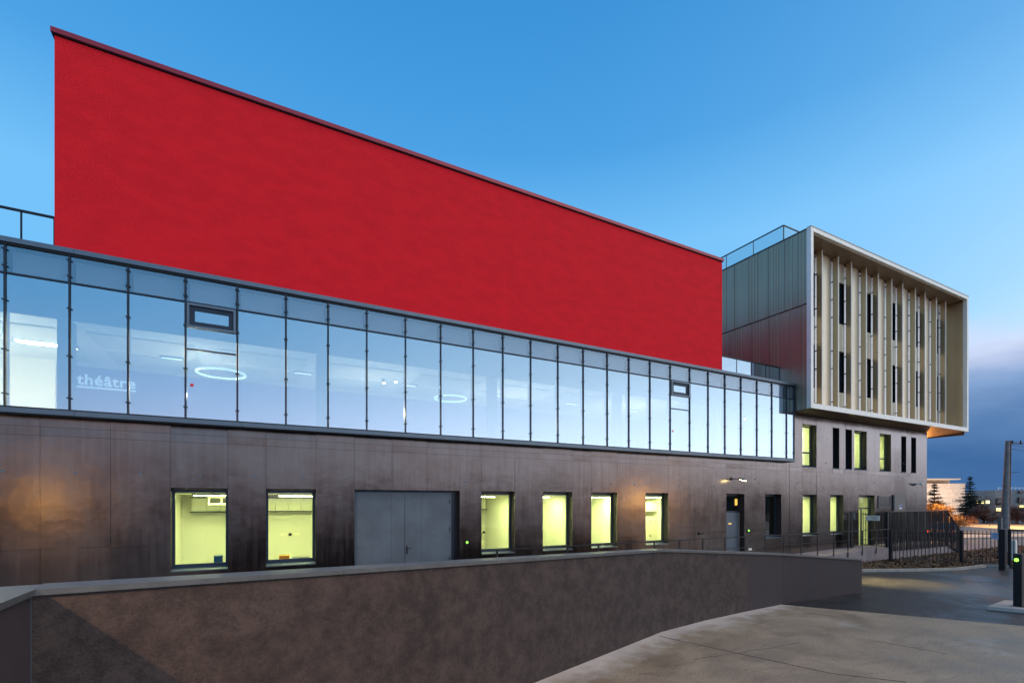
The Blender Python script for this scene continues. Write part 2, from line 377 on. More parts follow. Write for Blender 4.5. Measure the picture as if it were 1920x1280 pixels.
# planting bed
bedpts = [(x, y+.16) for x, y in K] + [(33, 8.8), (60, 4), (60, 13.0), (41, 13.8), (10.5, 14.05)]
struct(sheet(bedpts, G+.02).build('planting_bed', soil))
def inside(x, y, poly):
    c = False; j = len(poly)-1
    for i in range(len(poly)):
        xi, yi = poly[i]; xj, yj = poly[j]
        if (yi > y) != (yj > y) and x < (xj-xi)*(y-yi)/(yj-yi)+xi: c = not c
        j = i
    return c
mb = MB(); cnt = 0
while cnt < 9000:
    x = random.uniform(18, 48); y = random.uniform(6, 13.6)
    if not inside(x, y, bedpts): continue
    cnt += 1
    s = random.uniform(.03, .08); a = random.uniform(0, 6.28); h = random.uniform(.0, .09)
    ux, uy = math.cos(a)*s, math.sin(a)*s; z0 = G+.03+h; t1 = random.uniform(-.05, .05)
    mb.face([(x-ux, y-uy, z0), (x+uy*.6, y-ux*.6, z0+t1), (x+ux, y+uy, z0+.01), (x-uy*.6, y+ux*.6, z0-t1)])
o = mb.build('leaf_litter', leaf_l); o['kind'] = 'stuff'
# street behind the fence
struct(sheet([(36, 14.5), (240, -50), (240, 45), (60, 30)], G+.006).build('street', ground_mat('street_asphalt', (.05, .047, .045), (.09, .085, .08), .5, .7, .6, 40)))
struct(MB().hexa([(41,21.5,G),(120,-2,G),(120,1,G),(43,24,G),(41,21.5,G+.14),(120,-2,G+.14),(120,1,G+.14),(43,24,G+.14)]).build('pavement', kerb_m))

# ------------------------------------------------------------------ theatre building: lower clad wall
WY = 15.0
bld = thing('theatre_building', 'long brown clad building with glazed upper gallery and tall red block', 'building')
wing = thing('office_building', 'bronze cantilevered box with vertical blades on a brown clad base', 'building')
HEAD, SILL = .34, -1.82
XS = fx(1480, WY)                   # joint between the two buildings
XE = fx(1738, WY)
ops = []   # (x0, x1, z0, z1, kind)
def op(p0, p1, z0, z1, kind): ops.append((fx(p0, WY), fx(p1, WY), z0, z1, kind))
op(320, 427, SILL, HEAD, 'lit'); op(499, 592, SILL, HEAD, 'lit'); op(665, 862, -3.0, HEAD, 'double')
op(903, 965, SILL, HEAD, 'lit'); op(1018, 1073, SILL, HEAD, 'lit'); op(1109, 1157, SILL, HEAD, 'lit')
op(1211, 1253, SILL, HEAD, 'lit'); op(1362, 1395.5, -2.75, HEAD, 'door'); op(1435, 1465, SILL, HEAD, 'dark')
nb = len(ops)
op(1505.3, 1532, SILL, HEAD, 'lit'); op(1557, 1581.5, SILL, HEAD, 'lit'); op(1610.3, 1640, -2.62, HEAD, 'glassdoor')
UT, UB = 3.98, 1.74
op(1504.5, 1531, UB, UT, 'litsplit'); op(1561.4, 1573.8, UB, UT, 'slot'); op(1585.4, 1597.5, UB, UT, 'slot'); op(1602.3, 1625.2, UB, UT, 'litup')
op(1650, 1670.7, UB, UT, 'litsplit'); op(1690, 1699.2, UB, UT, 'slot'); op(1708.6, 1717.8, UB, UT, 'slot')
XL = -16.0
def make_wall(parent, x0, x1, zt, oplist, joints, rows):
    xs = sorted(set([x0, x1] + [v for o in oplist for v in (o[0], o[1]) if x0 < v < x1] + joints))
    # drop joints that crowd an opening edge or fall inside an opening
    keep = []
    edges = [v for o in oplist for v in (o[0], o[1])]
    for x in xs:
        if x in (x0, x1) or x in edges: keep.append(x); continue
        if any(abs(x-e) < .42 for e in edges+[x0, x1]): continue
        keep.append(x)
    xs = keep
    zs = sorted(set(rows + [v for o in oplist for v in (o[2], o[3])]))
    def hole(xa, za):
        return any(o[0] < xa < o[1] and o[2] < za < o[3] for o in oplist)
    mb = MB(); Y0, Y1 = WY+.025, WY+.36
    nx, nz = len(xs)-1, len(zs)-1
    sol = [[not hole((xs[i]+xs[i+1])/2, (zs[j]+zs[j+1])/2) for j in range(nz)] for i in range(nx)]
    for i in range(nx):
        for j in range(nz):
            if not sol[i][j]: continue
            a, b, c, d = xs[i], xs[i+1], zs[j], zs[j+1]
            mb.face([(a,Y0,c),(b,Y0,c),(b,Y0,d),(a,Y0,d)]); mb.face([(a,Y1,c),(a,Y1,d),(b,Y1,d),(b,Y1,c)])
            if i == 0 or not sol[i-1][j]: mb.face([(a,Y0,c),(a,Y0,d),(a,Y1,d),(a,Y1,c)])
            if i == nx-1 or not sol[i+1][j]: mb.face([(b,Y0,c),(b,Y1,c),(b,Y1,d),(b,Y0,d)])
            if j == 0 or not sol[i][j-1]: mb.face([(a,Y0,c),(a,Y1,c),(b,Y1,c),(b,Y0,c)])
            if j == nz-1 or not sol[i][j+1]: mb.face([(a,Y0,d),(b,Y0,d),(b,Y1,d),(a,Y1,d)])
    mb.build('wall_core', wall_back, parent)
    g = .0028
    for i in range(nx):
        xa, xb = xs[i], xs[i+1]; xm = (xa+xb)/2
        holes = sorted([(o[2], o[3]) for o in oplist if o[0] < xm < o[1]])
        spans = []; z = rows[0]
        for h in holes:
            if h[0] > z+.03: spans.append((z, h[0]))
            z = h[1]
        if rows[-1] > z+.03: spans.append((z, rows[-1]))
        for (za, zb) in spans:
            cuts = [za] + [r for r in rows if za+.3 < r < zb-.15 or (r in (1.52,) and za+.3 < r < zb-.05)] + [zb]
            for c, d in zip(cuts[:-1], cuts[1:]):
                oy = random.uniform(0, .003); w = random.uniform(-.004, .004); w2 = random.uniform(-.004, .004)
                y = WY+oy; m = MB()
                p = [(xa+g, y+w, c+g), (xb-g, y+w2, c+g), (xb-g, WY+.024, c+g), (xa+g, WY+.024, c+g),
                     (xa+g, y-w2, d-g), (xb-g, y-w, d-g), (xb-g, WY+.024, d-g), (xa+g, WY+.024, d-g)]
                m.hexa(p); m.build('panel', clad, parent)
joints1 = [fx(75, WY), fx(207, WY)] + [fx(75, WY)-1.25*k for k in range(1, 9)] + [1.9, 3.75, 4.87, 7.4, 9.6, 12.4, 14.0, 16.7, 17.9, 21.2, 22.6]
make_wall(bld, XL, XS-.012, 2.02, ops[:nb], joints1, [-3.25, -1.12, 1.52, 1.725, 1.945])
MB().box(XL, XS-.012, WY-.015, WY+.05, 1.948, 2.0).build('painted_shade_strip', black_m, bld)  # black strip paints the shade under the gallery's bottom rail
joints2 = [XS+1.1, 27.6, 28.9, 30.1, 32.0, 34.0, 35.2, 36.5, 37.6]
make_wall(wing, XS+.012, XE, 4.40, ops[nb:], joints2, [-3.25, -1.12, 1.52, 1.725, 4.40])
MB().box(XE-.03, XE-.002, WY+.37, 26, -3.25, 4.05).build('side_wall', clad, wing)
# round fixing plugs in the cladding
mb0 = MB(); mb0.cyl((0, 0, 0), (0, -.012, 0), .035, .03, 12)
plug_me = None
k = 0
for X in [fx(p, WY) for p in (5, 141, 264, 375, 476, 569, 654, 732, 805, 872, 935, 1047, 1146, 1190, 1272, 1340)]:
    for zz in ((.67, ) if k % 2 else (.67, -2.25)):
        if any(o[0]-.05 < X < o[1]+.05 and o[2]-.05 < zz < o[3]+.05 for o in ops): continue
        if plug_me is None:
            o = mb0.build('fixing_plug', sillm, bld); plug_me = o.data
        else:
            o = bpy.data.objects.new('fixing_plug', plug_me); COL.objects.link(o); o.parent = bld
        o.location = (X, WY-.003, zz)
    k += 1
for px, py in ((1415, 898), (1452, 912), (1497, 905), (1545, 915), (1600, 920), (1640, 905), (1549, 868), (1643, 852), (1694, 868)):
    o = bpy.data.objects.new('fixing_plug', plug_me); COL.objects.link(o); o.parent = wing if px > 1480 else bld
    o.location = (fx(px, WY), WY-.003, fz(px, py, WY))

# windows and doors of the lower wall
def window(parent, o_, split=None, lit=True, dark=False):
    x0, x1, z0, z1 = o_[:4]; fy0, fy1 = WY+.28, WY+.355; w = .06
    zb = z0+.06
    m = MB().ring_xz(x0, x1, zb, z1-.035, w, fy0, fy1, .10)
    if split: m.box(x0+w, x1-w, fy0+.002, fy1-.002, split-.035, split+.035)
    f = m.build('window', alu, parent)
    MB().box(x0+w, x1-w, fy0+.03, fy0+.042, zb+.10, z1-w-.035).build('pane', gl_dark if dark else gl_win, f)
    MB().hexa([(x0, WY-.035, z0+.005), (x1, WY-.035, z0+.005), (x1, fy0, z0+.03), (x0, fy0, z0+.03),
               (x0, WY-.035, z0+.03), (x1, WY-.035, z0+.03), (x1, fy0, z0+.058), (x0, fy0, z0+.058)]).build('sill', sillm, f)
    return f
for i, o_ in enumerate(ops):
    par = bld if i < nb else wing; kd = o_[4]; x0, x1, z0, z1 = o_[:4]
    if kd in ('lit', 'litup'): window(par, o_)
    elif kd == 'dark': window(par, o_)
    elif kd == 'litsplit': window(par, o_, split=2.55)
    elif kd == 'slot':
        window(par, o_, dark=True)
    elif kd == 'double':
        f = MB().box(x0, x1, WY+.20, WY+.30, z1-.07, z1).box(x0, x0+.02, WY+.2, WY+.3, z0, z1-.07).box(x1-.22, x1-.14, WY+.2, WY+.3, z0, z1-.07).box(x1-.14, x1, WY+.26, WY+.35, z0, z1-.07).build('double_door', steel, par)
        xm = fx(759, WY+.2); xr = x1-.22
        for a, b in ((x0+.02, xm-.008), (xm+.008, xr)):
            MB().box(a, b, WY+.205, WY+.26, z0, z1-.075).build('door_leaf', doorm, f, bevel=.004)
        for xx in (x0+1.15, xm+.55):
            MB().box(xx, xx+.004, WY+.202, WY+.206, z0, z1-.1).build('sheet_joint', steel, f)
        h = MB().box(xm+.05, xm+.09, WY+.185, WY+.205, -1.68, -1.42).cyl((xm+.07, WY+.2, -1.5), (xm+.07, WY+.13, -1.5), .012).cyl((xm+.07, WY+.135, -1.5), (xm+.20, WY+.135, -1.5), .011)
        h.build('handle', rail, f)
        for xx in (x0+.03, xr-.06):
            for zz in (-.1, -1.0, -2.0): MB().cyl((xx, WY+.195, zz), (xx, WY+.195, zz+.14), .014, .014, 8).build('hinge', steel, f)
        MB().box(x0+.3, x0+.9, WY+.198, WY+.204, -2.9, -2.5).build('kick_plate', sillm, f)
        MB().cyl((xm+.07, WY+.2, -1.62), (xm+.07, WY+.188, -1.62), .02, .02, 10).build('lock', sillm, f)
    elif kd == 'door':
        zt = fz(1378, 960, WY+.2); xr = x1-.10
        f = MB().ring_xz(x0, x1, z0, z1-.04, .05, WY+.26, WY+.33).box(x0+.05, x1-.05, WY+.262, WY+.328, zt, zt+.07).build('door_frame', steel, par)
        MB().box(x0+.05, x1-.05, WY+.28, WY+.29, zt+.07, z1-.09).build('pane', gl_win, f)
        MB().box(x0+.05, x1-.05, WY+.25, WY+.31, z0+.05, zt-.005).build('door_leaf', doorm, f, bevel=.004)
        MB().box(x1-.085, x1-.05, WY+.20, WY+.25, z0+.06, zt-.02).build('pull_bar', mat('stainless_bar', (.55, .5, .42), .3, .8), f)
        px_ = (x0+x1)/2-.07
        MB().box(px_-.10, px_+.10, WY+.244, WY+.25, -1.09, -1.02).build('door_plate', emis('glowing_yellow_plate', (.9, .55, .12), .55), f)  # plate given its own glow though it is no lamp
    elif kd == 'glassdoor':
        f = MB().ring_xz(x0, x1, z0, z1-.04, .06, WY+.27, WY+.34).box(x0+.06, x1-.06, WY+.272, WY+.338, -.45, -.38).box((x0+x1)/2-.03, (x0+x1)/2+.03, WY+.274, WY+.336, z0+.06, -.45).build('entrance_door', alu, par)
        MB().box(x0+.06, x1-.06, WY+.30, WY+.31, z0+.06, -.45).build('pane', gl_win, f)
        MB().box(x0+.06, x1-.06, WY+.30, WY+.31, -.38, z1-.10).build('pane', gl_win, f)

# ------------------------------------------------------------------ ground floor rooms
def room(parent, x0, x1, y0, y1, z0, z1, wm, open_front=False, fm=floorm, cm=ceilm):
    e_ = .08
    MB().box(x0, x1, y0, y1, z0-e_, z0).build('room_floor', fm, parent)
    MB().box(x0, x1, y0, y1, z1, z1+e_).build('room_ceiling', cm, parent)
    MB().box(x0, x1, y0, y0+.05, z1+e_+.002, z1+e_+.32).build('bulkhead', wm, parent)
    MB().box(x0, x1, y1, y1+e_, z0, z1).build('back_wall', wm, parent)
    MB().box(x0-e_, x0, y0, y1, z0, z1).box(x1, x1+e_, y0, y1, z0, z1).build('partition', wm, parent)
def ceil_light(x, y, z, w, d, m, label, group):
    t = thing('ceiling_light', label, 'ceiling light', group)
    MB().box(x-w/2-.04, x+w/2+.04, y-d/2-.04, y+d/2+.04, z-.05, z-.001).build('housing', sillm, t)
    MB().box(x-w/2, x+w/2, y-d/2, y+d/2, z-.062, z-.052).build('diffuser', m, t)
RY0, RY1 = WY+.37, 19.2
RC = .215
lit_rooms = [(fx(300, WY), 2.35, 'beside the blue crate'), (6.3, 8.85, 'right of the grey double door'), (9.02, 11.1, 'behind the louvred vent'), (11.26, 13.9, 'in the third narrow lit room'), (14.06, 17.4, 'left of the grey door')]
for x0, x1, w_ in lit_rooms:
    room(bld, x0, x1, RY0, RY1, -2.75, RC, wallw)
    for kx in range(2 if x1-x0 > 2.6 else 1):
        n_ = 2 if x1-x0 > 2.6 else 1
        wq = (('left ' if kx == 0 else 'right ') if n_ > 1 else '')
        xc = x0+(x1-x0)*(kx+.5)/n_
        ceil_light(xc, 16.9, RC, 1.15, .28, E_green, wq + 'bright tube light in the yellow green lit room ' + w_, 'tube lights in the ground floor rooms')
# wall cupboards, trunking and shelves seen through the windows
cab = thing('wall_cupboard', 'long pale wall cupboard along the back of the lit workshop', 'cupboard')
xx = lit_rooms[0][0]+.3
while xx < 2.0:
    MB().box(xx, xx+.40, RY1-.42, RY1-.01, -.34, .10).build('cupboard_door', wallw, cab, bevel=.006); xx += .408
MB().box(lit_rooms[0][0]+.25, 2.1, RY1-.45, RY1-.01, .102, .13).build('cupboard_top', steel, cab)
MB().box(lit_rooms[0][0]+.25, 2.1, RY1-.46, RY1-.01, -.37, -.342).build('cupboard_rail', steel, cab)
ac = thing('air_conditioner', 'white slotted air unit high on the back wall of the lit workshop', 'air conditioner')
MB().box(-1.3, -.6, 17.6, 17.9, -.12, .15).build('casing', wallw, ac, bevel=.01)
for i_ in range(2): MB().box(-1.24+.33*i_, -.96+.33*i_, 17.59, 17.598, -.06, .09).build('grille', rail, ac)
cab2 = thing('wall_cupboard', 'short pale wall cupboard in the narrow room right of the double door', 'cupboard')
for i_ in range(6): MB().box(6.3+.40*i_, 6.69+.40*i_, RY1-.42, RY1-.01, -.34, .10).build('cupboard_door', wallw, cab2, bevel=.006)
MB().box(6.3, 8.75, RY1-.46, RY1-.01, -.37, -.342).build('cupboard_rail', steel, cab2)
vent = thing('louvre_vent', 'louvred ventilation panel on the wall inside the second narrow lit window', 'vent')
vx0, vx1 = fx(1030, 18.0), fx(1058, 18.0)
MB().ring_xz(vx0-.03, vx1+.03, -1.75, -.72, .03, 18.0, 18.06).build('vent_frame', railpale, vent)
for i_ in range(13): MB().hexa([(vx0,18.0,-1.70+.075*i_),(vx1,18.0,-1.70+.075*i_),(vx1,18.05,-1.66+.075*i_),(vx0,18.05,-1.66+.075*i_),
                          (vx0,18.0,-1.685+.075*i_),(vx1,18.0,-1.685+.075*i_),(vx1,18.05,-1.645+.075*i_),(vx0,18.05,-1.645+.075*i_)]).build('louvre', railpale, vent)
MB().box(9.03, 11.09, 18.1, 18.16, -2.75, RC).build('room_divider', wallw, bld)
wt = tag(MB().box(lit_rooms[0][0]+.02, 2.3, RY0+.01, RY0+.62, -1.80, -1.765).box(-3.0, -2.95, RY0+.05, RY0+.55, -2.75, -1.80).box(1.9, 1.95, RY0+.05, RY0+.55, -2.75, -1.80).build('worktop', wallw), 'white worktop running under the two wide lit windows', 'worktop')
def crate(label, cat, px0, px1, Y, z0, z1, m, m2):
    x0, x1 = fx(px0, Y), fx(px1, Y)
    t = thing(cat.replace(' ', '_'), label, cat)
    MB().box(x0, x1, Y, Y+.25, z0, z1-.02).build('body', m, t, bevel=.005)
    MB().box(x0-.01, x1+.01, Y-.01, Y+.26, z1-.02, z1).build('lid', m2, t)
    return t
t_ = crate('blue plastic crate in the lower right corner of the first lit window', 'crate', 401, 417, RY0+.1, -1.765, -1.50, mat('blue_plastic', (.03, .12, .30), .4), mat('blue_plastic_rim', (.05, .18, .38), .4))
t_ = crate('small orange cardboard box on the ledge of the second lit window', 'cardboard box', 524, 543, RY0+.1, -1.765, -1.57, mat('orange_card', (.75, .25, .03), .6), mat('yellow_card', (.85, .5, .08), .6))
MB().box(fx(533, RY0+.1), fx(541, RY0+.1), RY0+.096, RY0+.099, -1.74, -1.70).build('print', mat('violet_print', (.25, .03, .25), .6), t_)
t_ = crate('flat white carton beside the orange box in the second lit window', 'carton', 549, 580, RY0+.12, -1.765, -1.64, wallw, mat('carton_lid', (.5, .5, .42), .7))
for nm, px, zz, room_ in (('in the second lit window', 544, -1.2, 1), ('in the first narrow lit window', 907, -1.35, 2), ('in the third narrow lit window', 1117, -1.2, 3)):
    Yw_ = RY1-.012; X = fx(px, Yw_)
    s_ = thing('wall_socket', 'round dark wall socket plate low on the back wall ' + nm, 'socket')
    MB().cyl((X, Yw_, zz), (X, Yw_-.05, zz), .06, .05, 14).build('cap', rail, s_)
    MB().box(X-.32, X-.1, Yw_-.012, Yw_, zz-.05, zz+.05).box(X+.1, X+.32, Yw_-.012, Yw_, zz-.05, zz+.05).build('plate', frame_pale, s_)
wc = thing('hanging_cupboard', 'white cupboard with dark handles seen in the last narrow lit window', 'cupboard')
hx = fx(1212, 17.6)
MB().box(hx-.2, hx+1.0, 17.6, 18.0, -.5, -.02).build('body', wallw, wc, bevel=.01)
for i_ in range(2): MB().box(hx+.2, hx+.3, 17.58, 17.6, -1.0-.7*i_, -.96-.7*i_).build('handle', rail, wc)
MB().box(hx-.2, hx+1.0, 17.61, 18.0, -2.7, -.75).build('drawer_front', wallc, wc)
for i_, (xa, xb_, lb) in enumerate(((6.6, 8.6, 'narrow lit window right of the double door'), (11.5, 13.7, 'third narrow lit window'), (24.6, 26.9, 'first lit wing window'), (27.6, 29.6, 'second lit wing window'))):
    yb_ = RY1 if xb_ < 20 else 18.0
    t = thing('wall_shelf', 'grey shelf with small boxes seen through the '+lb, 'shelf')
    MB().box(xa, xb_, yb_-.30, yb_-.01, -1.42, -1.38).build('board', sillm, t)
    MB().box(xa, xb_, yb_-.05, yb_-.01, .02, .06).build('trunking', steel, t)
    for k_ in range(3): MB().box(xa+.25+.6*k_, xa+.25+.6*k_+random.uniform(.1, .35), yb_-.25, yb_-.05, -1.378, -1.378+random.uniform(.12, .35)).build('folder_box', random.choice((boxm, wallc, sillm)), t)
# dark rooms behind the grey door and the unlit window
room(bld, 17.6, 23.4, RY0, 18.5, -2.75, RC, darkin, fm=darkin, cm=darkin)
sh = thing('shelving', 'dark shelving with glowing strips for yellow reflections behind the unlit window', 'shelves')
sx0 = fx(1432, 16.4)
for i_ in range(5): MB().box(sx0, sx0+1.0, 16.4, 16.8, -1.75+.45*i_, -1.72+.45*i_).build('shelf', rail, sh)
for i_ in range(3): MB().box(sx0+.02, sx0+.72, 16.385, 16.395, -.20+.15*i_, -.16+.15*i_+(.05 if i_ == 0 else 0)).build('strip', E_amber, sh)  # glowing amber strips imitate yellow reflections on the shelves
ex = fx(1378, 17.0)
ob = tag(MB().box(ex+.05, ex+.34, 17.0, 17.05, -.22, .12).build('wall_lantern', E_amber), 'small amber lit lantern behind the pane above the grey door', 'lantern')
# rooms of the right wing
room(wing, XS+.3, 27.1, RY0, 18.0, -2.75, RC, wallw)
room(wing, 27.3, 29.8, RY0, 18.0, -2.75, RC, wallw)
room(wing, 30.0, 33.6, RY0, 18.0, -2.75, RC, wallw)
ceil_light(28.5, 16.6, RC, 1.2, .28, E_green, 'tube light in the narrow lit room just left of the entrance', 'tube lights in the wing')
ceil_light(25.7, 16.6, RC, 1.4, .28, E_green, 'tube light in the first lit ground floor room of the wing', 'tube lights in the wing')
ceil_light(30.6, 16.9, RC, 1.4, .28, E_green, 'tube light in the entrance lobby of the wing', 'tube lights in the wing')
room(wing, XS+.3, 27.1, RY0, 18.0, 1.3, 4.2, wallw)
room(wing, 29.4, 32.3, RY0, 18.0, 1.3, 4.2, wallw)
room(wing, 32.6, 35.6, RY0, 18.0, 1.3, 4.2, wallw)
for a_, w_ in ((25.8, 'first'), (30.9, 'second'), (34.0, 'third')):
    ceil_light(a_, 16.6, 4.2, 1.3, .28, E_green, w_+' upstairs tube light in the wing above the entrance', 'tube lights in the wing')
rd = tag(MB().box(fx(1612, 16.2), fx(1612, 16.2)+.07, 16.2, 16.25, 2.78, 2.88).build('alarm_button', E_red), 'small red alarm light inside the third upper window', 'alarm')

# ------------------------------------------------------------------ glazed gallery
GY = 14.72
GT, GTR, GB = 5.70, 5.05, 2.10
mpx = [10, 131, 240.5, 348, 445, 536, 615, 687.5, 760, 826, 887, 942.5, 994.5, 1045.5, 1093, 1138, 1178.5, 1218, 1256, 1292.5, 1327, 1358.5, 1388.5, 1418.5, 1446.5, 1474]
mx_ = [fx(p, GY) for p in mpx]
for k in range(1, 9): mx_.insert(0, fx(10, GY)-1.127*k)
GX1 = fx(1488, GY)
mx_.append(GX1)
XG0 = mx_[0]
# capping and bottom rail in lengths
cuts = [XG0] + [XG0+3.4*k for k in range(1, 20) if XG0+3.4*k < GX1-1] + [GX1+.05]
for a, b in zip(cuts[:-1], cuts[1:]):
    MB().box(a+.003, b-.003, GY-.09, GY+.75, GT+.02, GT+.13).build('capping', steel_cap, bld)
    MB().box(a+.003, b-.003, GY-.07, GY+.26, GB-.13, GB-.02).build('bottom_rail', steel_cap, bld)
MB().box(XG0, GX1+.04, GY-.055, GY+.30, GT-.03, GT+.018).build('top_gasket', black_m, bld)
MB().box(XG0, GX1+.03, GY-.03, WY-.005, GB-.16, GB-.131).build('gallery_soffit', black_m, bld)
MB().box(XG0, GX1, GY-.055, GY+.03, GB-.019, GB+.012).build('base_gasket', black_m, bld)
for a, b in zip(mx_[:-1], mx_[1:]):
    MB().box(a+.03, b-.03, GY-.045, GY+.05, GTR-.017, GTR+.017).build('transom', steel, bld)
opn = {4: 0, 19: 1}
idx0 = 8
for i, x in enumerate(mx_):
    m = MB().box(x-.017, x+.017, GY-.05, GY+.16, GB-.015, GT-.02)
    for zz in (GB+.28, GB+1.25, GB+2.35, GTR+.15, GTR+.52):
        m.box(x-.045, x+.045, GY-.066, GY-.05, zz-.016, zz+.016)
    m.build('mullion', steel, bld)
for i, (a, b) in enumerate(zip(mx_[:-1], mx_[1:])):
    a += .026; b -= .026; k = i-idx0
    rz = random.uniform(-.0015, .0015)
    def pane(z0, z1, nm='pane', mt=gl_curtain, dy=0.0):
        return MB().hexa([(a, GY-.012+rz+dy, z0), (b, GY-.012-rz+dy, z0), (b, GY-rz+dy, z0), (a, GY+rz+dy, z0),
                   (a, GY-.012-rz+dy, z1), (b, GY-.012+rz+dy, z1), (b, GY+rz+dy, z1), (a, GY-rz+dy, z1)]).build(nm, mt, bld)
    pane(GTR+.024, GT-.032, 'upper_pane', gl_span)
    MB().box(a+.05, b-.06, GY+.13, GY+.15, GTR+.02, GT-.09).build('spandrel_panel', spandrel, bld)
    if k in (3, 18):
        z1, z2 = 4.41, 3.86
        f = MB().ring_xz(a+.005, b-.005, z1, GTR-.026, .055, GY-.07, GY+.06).build('casement', steel_cap, bld)
        MB().ring_xz(a+.062, b-.062, z1+.057, GTR-.083, .11, GY-.02, GY+.05).build('casement_sash', steel, f)
        MB().box(a+.172, b-.172, GY+.0, GY+.012, z1+.167, GTR-.193).build('casement_pane', gl_curtain, f)
        pane(z2+.018, z1-.004); pane(GB+.014, z2-.018)
        MB().box(a, b, GY-.04, GY+.04, z2-.016, z2+.016).build('transom', steel, bld)
        xd = a+.12; zd = fz(360, 722, GY) if k == 3 else fz(1261, 808, GY)
        xd = fx(360, GY) if k == 3 else fx(1261, GY)
        MB().cyl((xd, GY-.014, zd), (xd, GY-.018, zd), .042, .042, 18).build('red_sticker', red_dot, bld)
    else:
        pane(GB+.014, GTR-.024)
MB().box(GX1-.012, GX1, GY+.17, WY-.01, GB, GT-.04).build('end_pane', gl_curtain, bld)
MB().box(GX1-.02, GX1+.02, WY-.06, WY+.0, GB-.01, GT-.03).build('end_post', steel, bld)
# gallery interior
BY = 20.1
CZ = 4.30
MB().box(XG0, GX1-.1, WY+.03, BY, GB-.12, GB-.02).build('gallery_floor', floorm, bld)
MB().box(XG0, GX1-.1, WY+.15, BY, CZ, CZ+.08).build('gallery_ceiling', ceilm, bld)
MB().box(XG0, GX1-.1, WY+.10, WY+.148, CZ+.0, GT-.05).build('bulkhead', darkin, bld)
MB().box(-3.9, 19, BY, BY+.1, CZ-.02-1.0, CZ-.002).build('frieze_wall', purple, bld)
MB().box(-5.3, 19, BY+.001, BY+.1, GB-.02, CZ-1.022).build('back_wall', purple, bld)
MB().box(-5.3, -3.902, BY, BY+.1, CZ-1.02, CZ-.002).build('frieze_wall', purple, bld)
MB().box(19, GX1-.1, BY, BY+.1, GB-.02, CZ).build('back_wall', wallw, bld)
MB().box(XG0, -5.4, 19.6, 19.7, GB-.02, CZ).build('back_wall', wallc, bld)
MB().hexa([(-4.12, WY+.43, GB-.02), (-4.06, WY+.43, GB-.02), (-5.30, BY-.002, GB-.02), (-5.36, BY-.002, GB-.02), (-4.12, WY+.43, CZ-.002), (-4.06, WY+.43, CZ-.002), (-5.30, BY-.002, CZ-.002), (-5.36, BY-.002, CZ-.002)]).build('partition', wallc, bld)
MB().box(XG0-.1, XG0, WY+.03, BY, GB, GT).build('partition', wallc, bld)
MB().box(GX1-.3, GX1-.15, WY+.03, BY, GB, GT).build('partition', wallc, bld)
for xc in (-9.6, -4.0, 1.72, 7.3, 12.9, 18.5):
    MB().box(xc-.14, xc+.14, WY+.12, WY+.42, GB-.02, CZ).build('column', steel, bld)
# perforated ceiling rafts
for a in range(9):
    xa = -12.5+2.9*a
    MB().box(xa, xa+2.3, 15.9, 17.3, CZ-.035, CZ-.004).build('ceiling_raft', perf, bld)
    MB().box(xa, xa+2.3, 17.7, 19.3, CZ-.035, CZ-.004).build('ceiling_raft', perf, bld)
for i_ in range(5): ceil_light(-12.6+1.9*i_, 17.5, CZ, 1.2, .3, E_warm, ('leftmost', 'second from left', 'third from left', 'fourth from left', 'fifth from left')[i_]+' warm strip light on the far left gallery ceiling', 'warm ceiling lights in the gallery')
for i_ in range(6): ceil_light(-2.2+3.6*i_, 17.5, CZ, .5, .08, E_small, ('first', 'second', 'third', 'fourth', 'fifth', 'last')[i_]+' small warm strip light along the gallery ceiling counted from the lettering', 'small ceiling lights in the gallery')
for x_, e_ in ((-12.5, 260), (-9.0, 260), (-6.6, 260), (-1.5, 120), (3.5, 90), (9, 80), (15, 70)):  # unseen fill lights, added to brighten the gallery ceiling and walls
    lamp('gallery_fill_light', 'POINT', (x_, 16.9, 3.1), e_, (1.0, .88, .66), bld, .012)
# lettering
cu = bpy.data.curves.new('txt', 'FONT'); cu.body = 'théâtre'; cu.size = .62; cu.extrude = .02; cu.offset = .012; cu.space_character = 1.08
to = bpy.data.objects.new('txt', cu); COL.objects.link(to)
bpy.context.view_layer.update()
me = bpy.data.meshes.new_from_object(to.evaluated_get(bpy.context.evaluated_depsgraph_get()))
bpy.data.objects.remove(to)
xs_ = [v.co.x for v in me.vertices]; wid = max(xs_)-min(xs_)
tx0, tx1 = fx(144, BY-.05), fx(254, BY-.05); sc = (tx1-tx0)/wid
me.transform(Matrix.Scale(sc, 4)); me.transform(Matrix.Rotation(math.radians(90), 4, 'X'))
me.materials.clear(); me.materials.append(E_letter)
lo = bpy.data.objects.new('lettering', me); COL.objects.link(lo); lo.location = (tx0, BY-.03, fz(200, 723.5, BY-.05)); lo.parent = bld
zu = fz(200, 728.5, BY)
MB().box(tx0-.5, tx1, BY-.05, BY-.01, zu-.035, zu+.02).build('lettering_underline', E_letter, bld)
